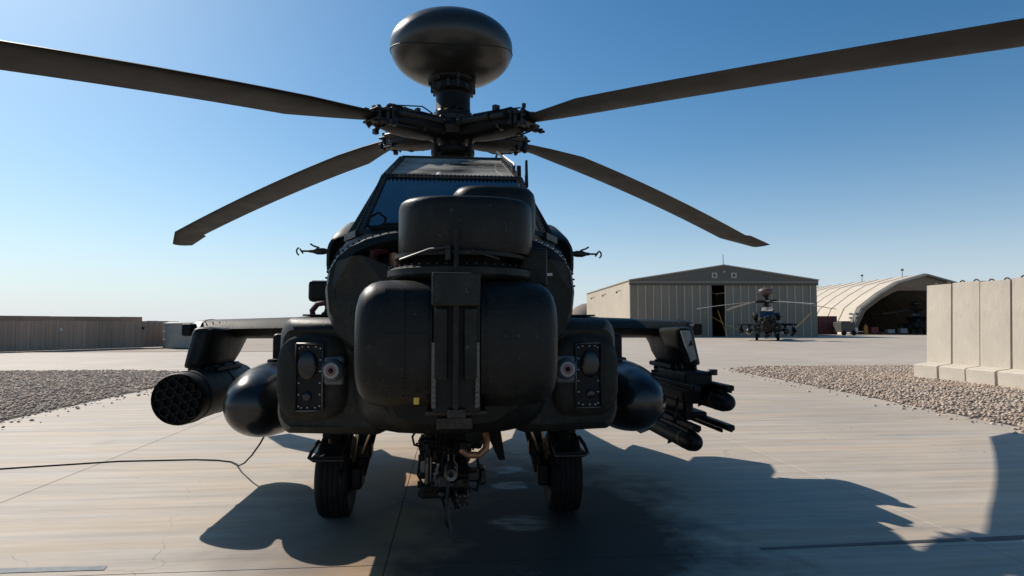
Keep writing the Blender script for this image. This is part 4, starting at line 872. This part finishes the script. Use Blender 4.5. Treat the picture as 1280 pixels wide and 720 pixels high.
for sgn in (0, 1):
    q = MB(); x0, z0, x1, z1 = (-.15, EH-.02, Wd/2, PH+.02) if sgn == 0 else (Wd/2, PH+.02, Wd+.15, EH-.02)
    q.prism([hp(x0, -.3, z0), hp(x1, -.3, z1), hp(x1, DL, z1), hp(x0, DL, z0)], (0, 0, .14)); q.build('roof', mat('roof_sheet', (.4, .37, .32), .6), hg)
q = MB()
q.prism([hp(0, .15, 0), hp(0, DL, 0), hp(.15, DL, 0), hp(.15, .15, 0)], (0, 0, EH-.05)); sw = q.build('side_wall', CLAD, hg)
q = MB()
for k in range(60): 
    v = .3+k*.61; q.prism([hp(-.03, v, 0), hp(0.0, v, 0), hp(0.0, v+.12, 0), hp(-.03, v+.12, 0)], (0, 0, EH-.1))
q.build('wall_ribs', CLAD, hg, kind='stuff')
q = MB(); q.prism([hp(Wd-.15, .15, 0), hp(Wd-.15, DL, 0), hp(Wd, DL, 0), hp(Wd, .15, 0)], (0, 0, EH-.05)); q.build('side_wall', CLAD, hg)
q = MB(); q.prism([hp(0, DL, 0), hp(Wd, DL, 0), hp(Wd, DL, EH), hp(Wd/2, DL, PH), hp(0, DL, EH)], Vd*.1); q.build('rear_wall', PAN, hg)
q = MB(); q.tube([hp(Wd/2, 0, PH), hp(Wd/2, 0, PH+1.5)], .04, 6); q.build('mast', TRIM, hg)
for uu in (10.9, 13.4):
    q = MB(); q.prism([hp(uu-.35, -.16, 7.55), hp(uu+.35, -.16, 7.55), hp(uu+.35, -.16, 8.25), hp(uu-.35, -.16, 8.25)], Vd*.1); vt = q.build('gable_vent', RIB, hg)
    q = MB(); q.prism([hp(uu-.14, -.18, 7.72), hp(uu+.14, -.18, 7.72), hp(uu+.14, -.18, 8.08), hp(uu-.14, -.18, 8.08)], Vd*.03); q.build('vent_grille', TRIM, vt)
q = MB(); sphere(q, hp(12.1, -.3, 8.35), .16, 10, 6); q.build('flood_lamp', RIB, hg)
q = MB(); sphere(q, hp(11.3, 2.5, 5.9), .22, 10, 6, (1.5, 1, .6)); q.build('hanging_lamp', RED, hg)
for v in (6, 17, 28):
    q = MB(); q.tube([hp(0, v, 6.3), hp(-.5, v, 6.1)], .05, 6); sphere(q, hp(-.55, v, 6.0), .14, 8, 6); q.build('wall_lamp', TRIM, hg)
# ============================================================ ARCHED FABRIC HANGAR
cy = math.atan(75/800); fw = Vector((math.sin(cy), math.cos(cy), 0)); lt = Vector((math.cos(cy), -math.sin(cy), 0))
def ap(u, v, z): return lt*u+fw*v+Vector((0, 0, z))
prof = [(52.2, 0), (53.0, 2.0), (54.1, 4.2), (57.0, 6.4), (60.0, 8.15), (64.6, 9.45), (69.2, 8.15), (72.2, 6.4), (75.1, 4.2), (76.2, 2.0), (77.0, 0)]
FAB = mat('beige_fabric', (.56, .48, .38), .8, var=.07, scale=.6, bump=1, bscale=.9)
FRM = mat('grey_arch_frame', (.13, .12, .10), .7, var=.15)
ah = empty('fabric_hangar', ap(64.6, 100, 0)); tag(ah, 'beige arched fabric hangar with its open end dark, beyond the blast walls', 'hangar')
V0, bayn, bl_ = 100, 10, 4.2
for k in range(bayn):
    q = MB(); v0, v1 = V0+k*bl_+.06, V0+(k+1)*bl_-.06
    q.loft([[ap(u, v, z) for u, z in prof+[(64.6+(u-64.6)*.99, z-.12 if z > .1 else z) for u, z in prof[::-1]]] for v in (v0, (v0+v1)/2, v1)], smooth=False)
    q.build('roof_bay', FAB, ah)
for k in range(bayn+1):
    q = MB(); v = V0+k*bl_; q.tube([ap(64.6+(u-64.6)*1.003, v, z+.0) for u, z in prof], .07, 6); q.build('rib', mat('tan_rib', (.25, .21, .16), .8), ah)
def sc_(u, z, f, dz=0): return (64.6+(u-64.6)*f, max(0, z*f-dz))
q = MB()
for (f0, v0, f1, v1) in [(1.012, 99.6, .985, 99.3), (.985, 99.3, .95, 99.7)]:
    q.loft([[ap(*((lambda s_: (s_[0], v0, s_[1]))(sc_(u, z, f0)))) for u, z in prof], [ap(*((lambda s_: (s_[0], v1, s_[1]))(sc_(u, z, f1)))) for u, z in prof]], caps=False, smooth=False) if False else None
for i in range(len(prof)-1):
    for (f0, v0, f1, v1) in [(1.015, 100.2, 1.0, 99.2), (1.0, 99.2, .965, 99.2), (.965, 99.2, .955, 99.9)]:
        a, b = prof[i], prof[i+1]
        P = [sc_(*a, f0), sc_(*b, f0), sc_(*b, f1), sc_(*a, f1)]; vv = [v0, v0, v1, v1]
        q.add([ap(p[0], v, p[1]) for p, v in zip(P, vv)], [(0, 1, 2, 3)])
q.build('arch_frame', FRM, ah)
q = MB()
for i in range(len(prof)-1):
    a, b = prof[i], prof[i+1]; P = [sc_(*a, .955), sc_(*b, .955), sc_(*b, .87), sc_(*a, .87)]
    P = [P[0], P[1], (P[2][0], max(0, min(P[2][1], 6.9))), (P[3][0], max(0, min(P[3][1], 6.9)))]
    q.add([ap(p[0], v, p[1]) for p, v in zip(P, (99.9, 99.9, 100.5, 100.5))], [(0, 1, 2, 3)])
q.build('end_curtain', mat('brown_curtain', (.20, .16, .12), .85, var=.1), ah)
q = MB(); q.tube([ap(*((lambda s_: (s_[0], 99.15, s_[1]))(sc_(u, z, .985)))) for u, z in prof], .06, 6); q.build('arch_tube', RIB, ah)
q = MB(); q.prism([ap(u, V0+bayn*bl_, z) for u, z in prof], fw*.1); q.build('rear_wall', FRM, ah)
for v in (104, 116, 133):
    q = MB(); q.tube([ap(63.6, v, 9.3), ap(63.6, v, 10.3)], .05, 6); q.box(ap(63.6, v, 10.3)-Vector((.15, .15, 0)), ap(63.6, v, 10.3)+Vector((.15, .15, .3))); q.build('roof_vent', TRIM, ah)
# ============================================================ small things by the hangars
q = MB(); cn = empty('shipping_container', (53.7, 88.6, 0)); tag(cn, 'dark red shipping container beside the arched hangar', 'container')
q.box((53.3, 89.2, .1), (56.3, 95, 2.8), .03); q.build('body', mat('maroon_paint', (.12, .02, .02), .6, var=.2), cn)
for k in range(2):
    q = MB(); q.box((53.4+1.43*k, 89.1, .2), (54.78+1.43*k, 89.2, 2.7), .02); dr = q.build('door', MATS['maroon_paint'], cn)
    q = MB(); q.tube([(54.1+1.43*k, 89.06, .3), (54.1+1.43*k, 89.06, 2.6)], .03, 6); q.build('lock_rod', TRIM, dr)
gn = empty('generator_trailer', (55.5, 86.5, 0)); tag(gn, 'dark ground power trailer standing before the red container', 'trailer')
q = MB(); q.box((54.9, 86, .5), (57.0, 88, 1.9), .06); q.box((55.1, 86.2, 1.9), (56.4, 87.5, 2.05), .03); q.build('housing', TRIM, gn)
for x in (55.2, 56.7):
    q = MB(); q.rev([(0, -.1), (.35, -.1), (.38, 0), (.35, .1), (0, .1)], (x, 85.95, .38), (0, 1, 0), 14, smooth=False); q.build('wheel', RUB, gn)
q = MB(); q.tube([(56.9, 86.3, 1.9), (56.9, 86.3, 2.5)], .06, 6); q.build('exhaust', MET, gn)
rc = random.Random(11)
lt_ = empty('floodlight_trailer', ap(51.2, 96, 0)); tag(lt_, 'pale mobile floodlight with folded lamps by the arch foot', 'floodlight')
q = MB(); q.box(ap(50.6, 96, .3), ap(50.6, 96, .3)+Vector((1.3, .8, .8)), .04); q.build('chassis', PALE, lt_)
q = MB(); q.tube([ap(51.3, 96.2, 1.0), ap(51.2, 96.2, 3.2)], .07, 6); q.build('mast', PALE, lt_)
for dz in (2.4, 3.0):
    for du in (-.6, .35):
        q = MB(); q.box(ap(51.2+du, 96, dz), ap(51.2+du, 96, dz)+Vector((.5, .25, .3)), .03); q.build('lamp_head', TRIM if du > 0 else PALE, lt_)
for k, (u, v, c, nm, lb) in enumerate([(54.6, 99, (.35, .16, .03), 'orange', 'upright orange cylinder at the foot of the arched hangar'), (57.2, 101.5, (.25, .03, .03), 'red', 'small red cart just inside the arched hangar mouth'),
        (59.5, 101, (.35, .30, .25), 'tan', 'low tan crate inside the arched hangar nearest its red cart'), (62.0, 101.8, (.3, .28, .27), 'grey', 'grey tool chest in the middle of the arched hangar mouth')]):
    t = empty(['gas_cylinder', 'tool_cart', 'crate', 'tool_chest'][k], ap(u, v, 0)); tag(t, lb, ['cylinder', 'cart', 'crate', 'chest'][k]); b0 = ap(u, v, 0); m_ = mat(nm+'_item', c, .6)
    if k == 0:
        q = MB(); q.rev([(0, 0), (.3, 0), (.3, 1.2), (.2, 1.4), (.08, 1.5), (0, 1.55)], b0, (0, 0, 1), 14); q.build('body', m_, t); q = MB(); q.rev([(0, .15), (.1, .15), (.1, 0)], b0+Vector((0, 0, 1.5)), (0, 0, 1), 8); q.build('valve', MET, t)
    else:
        h_ = (1.1, .8, .95)[k-1]; q = MB(); q.box(b0+Vector((-.6, -.4, .18)), b0+Vector((.6, .4, h_)), .04); q.build('body', m_, t)
        q = MB(); q.box(b0+Vector((-.63, -.43, h_)), b0+Vector((.63, .43, h_+.07)), .02); q.build('lid', TRIM, t)
        for dx in (-.45, .45): q = MB(); q.rev([(0, -.05), (.1, -.05), (.1, .05), (0, .05)], b0+Vector((dx, -.4, .1)), (0, 1, 0), 10); q.build('wheel' if k != 2 else 'foot', RUB, t)
# brown dome shelter behind the hangar
q = MB(); q.rev([(5.2*math.cos(R(a)), 5.9*math.sin(R(a))) for a in (0, 15, 30, 45, 60, 75, 89.5)], (27.6, 128, 0), (0, 0, 1), 28); ds = q.build('dome_shelter', mat('brown_tent', (.24, .19, .15), .85, var=.08), origin=(27.6, 128, 0)); tag(ds, 'rounded brown shelter roof showing above the far wing', 'shelter')
# ============================================================ T-WALLS
TW = mat('cast_concrete', (.53, .465, .375), .85, var=.14, scale=1.2, stretch=(1, 1, .4), dust=(.24, .18, .13), dustamt=.45, bump=.3, bscale=30, rnd=.05)
TWF = mat('footing_concrete', (.56, .49, .40), .85, var=.1, scale=1.5, bump=.3, bscale=30, dust=(.3, .24, .18), dustamt=.3, rnd=.05)
ords = ['farthest precast concrete blast wall, at the open left end of the row', 'second concrete blast wall from the open left end of the row', 'third concrete blast wall from the open end, pale with a dark stain low down', 'fourth concrete blast wall from the open end, cut by the right picture edge', 'nearest concrete blast wall of the row, beyond the right picture edge']
for k in range(5):
    y1 = 18.75-1.02*k; y0 = y1-1.02; g_ = .026; t = empty('blast_wall', (14.9, (y0+y1)/2, 0)); tag(t, ords[k], 'blast wall', 'concrete blast walls in a row'); dz = (0, .02, -.01, .015, 0)[k]; dx = (0, .012, -.01, .008, 0)[k]
    q = MB(); q.prism([(14.72+dx, y0+g_, .42), (15.12+dx, y0+g_, .42), (15.06+dx, y0+g_, 2.84+dz), (14.82+dx, y0+g_, 2.84+dz)], (0, 1.02-2*g_, 0)); q.build('wall_slab', TW, t)
    q = MB(); q.prism([(14.27+dx, y0+g_*1.5, -.05), (15.6, y0+g_*1.5, -.05), (15.6, y0+g_*1.5, .30), (15.1, y0+g_*1.5, .44), (14.72, y0+g_*1.5, .46), (14.33+dx, y0+g_*1.5, .41), (14.27+dx, y0+g_*1.5, .38)], (0, 1.02-3*g_, 0)); q.build('footing', TWF, t)
    q = MB(); q.box((14.9, y0-.03, .4), (15.0, y0+g_+.005, 2.78)); q.build('joint_key', SOOT, t)
    for yy in (.25, .75):
        q = MB(); q.tube([(14.94, y0+yy+.09*math.cos(a), 2.82+dz+.075*math.sin(a)) for a in [PI*j/8 for j in range(9)]], .022, 6); q.build('lifting_loop', mat('rusty_steel', (.07, .045, .035), .7, var=.3, scale=20), t)
q = MB(); q.box((14.30, 18.74, .02), (14.62, 18.76, .36), .002); o = q.build('yellow_mark', YEL); o.parent = bpy.data.objects['blast_wall']; o.location = Vector((0, 0, 0))-WO[bpy.data.objects['blast_wall']]; 
# ============================================================ LEFT BARRIER WALL
BR = mat('brown_sheet_wall', (.36, .25, .18), .7, var=.15, scale=.7, stretch=(1, 1, .25), rnd=.10)
bw = empty('barrier_wall', (-26.4, 40.3, 0)); tag(bw, 'long low brown ribbed barrier wall across the left background', 'wall')
a0 = Vector((-26.4, 40.3, 0)); a1 = Vector((-20.4, 49.2, 0)); dv = (a1-a0).normalized(); nv_ = Vector((dv.y, -dv.x, 0))
L_ = (a1-a0).length; pwid = .8; rw = random.Random(2)
for k in range(-22, int(L_/pwid)+1):
    p0 = a0+dv*(k*pwid); top = 1.84+rw.uniform(-.02, .03); q = MB(); P = []
    prw = [(0, 0), (.12, 0), (.16, .045), (.36, .045), (.40, 0), (.52, 0), (.56, .045), (.72, .045), (.77, 0), (.788, 0)]
    V = []; 
    front = [p0+dv*a+nv_*b for a, b in prw]; back = [p0+dv*.788-nv_*.05, p0-nv_*.05]
    q.prism([Vector((p.x, p.y, 0)) for p in front+back], (0, 0, top)); q.build('wall_panel', BR, bw)
BR2 = mat('brown_rear_wall', (.27, .195, .145), .7, var=.12, rnd=.1)
for k in range(-10, 6):
    p0 = a0-nv_*.9+dv*(k*1.5); q = MB(); q.prism([p0, p0+dv*1.48, p0+dv*1.48-nv_*.1, p0-nv_*.1], (0, 0, 2.13+rw.uniform(-.01, .02))); q.build('rear_panel', BR2, bw)
for (t, z, m_, nm) in [(3.15, 1.2, PALE, 'white_plate'), (8.4, 1.25, RED, 'red_plate')]:
    p = a0+dv*t+nv_*.06; q = MB(); q.prism([p, p+dv*.16, p+dv*.16+Vector((0, 0, .2)), p+Vector((0, 0, .2))], nv_*.02); o = q.build(nm, m_, bw)
    o.location.z += z
# pale round storage tank
tk2 = empty('storage_tank', (-18.5, 47.5, 0)); tag(tk2, 'squat pale round storage tank at the end of the brown wall', 'tank')
q = MB(); q.rev([(1.55, 0), (1.55, 1.64)], (-18.65, 47.5, 0), (0, 0, 1), 40); q.build('shell', mat('pale_tank', (.30, .29, .25), .5, var=.1), tk2)
q = MB(); q.rev([(1.58, 1.64), (1.58, 1.70), (1.2, 1.78), (0, 1.8)], (-18.65, 47.5, 0), (0, 0, 1), 40); q.build('lid', MATS['pale_tank'], tk2)
q = MB(); 
for z in (.55, 1.1): q.rev([(1.545, -.03), (1.56, -.02), (1.56, .02), (1.545, .03)], (-18.65, 47.5, z), (0, 0, 1), 40)
q.build('hoop', MATS['pale_tank'], tk2)
# dark kerb strip of far band
q = MB(); q.box((-80, 39.5, -.05), (-6.1, 39.65, .015)); tag(q.build('pavement_edge', JOINT), 'thin dark edge of the taxiway at the left', kind='structure')
# ============================================================ ON THE GROUND
q = MB(); q.tube([(-9, 7.4, .008), (-7, 7.5, .008), (-5.07, 7.83, .008), (-4.63, 7.95, .008), (-3.94, 8.13, .008), (-3.07, 8.14, .008), (-2.8, 8.08, .009), (-2.6, 7.97, .010), (-2.48, 7.8, .015), (-2.36, 7.5, .06), (-2.18, 7.1, .17), (-2.0, 6.75, .32), (-1.82, 6.4, .50), (-1.70, 6.1, .62)], .0085, 7)
tag(q.build('ground_cable', RUB), 'thin black earthing cable lying across the concrete from the tank', 'cable')
q = MB(); q.add([(21.6, 41, .004), (21.9, 41, .004), (23.6, 46.5, .004), (23.3, 46.5, .004)], [(0, 1, 2, 3)]); tag(q.build('guide_line', mat('faded_yellow_line', (.46, .34, .16), .8, var=.2, scale=4)), 'faded yellow guide line leading to the far helicopter', kind='structure')
q = MB(); q.add([(-4.0, 4.62, .004), (-2.3, 4.60, .004), (-2.32, 4.68, .004), (-4.0, 4.71, .004)], [(0, 1, 2, 3)]); tag(q.build('painted_strip', mat('grey_blue_paint', (.22, .23, .235), .8, var=.3, scale=9, dust=(.36, .30, .25), dustamt=.8)), 'short grey blue paint strip on the concrete at lower left', kind='structure')
q = MB(); q.add([(2.25, 4.56, .004), (3.9, 4.60, .004), (3.9, 4.66, .004), (2.25, 4.60, .004)], [(0, 1, 2, 3)]); q.add([(3.96, 4.58, .004), (6, 4.66, .004), (6, 4.74, .004), (3.96, 4.66, .004)], [(0, 1, 2, 3)]); tag(q.build('sealed_crack', mat('tar', (.05, .05, .055), .6)), 'dark tar strip along the slab joint at lower right', kind='structure')
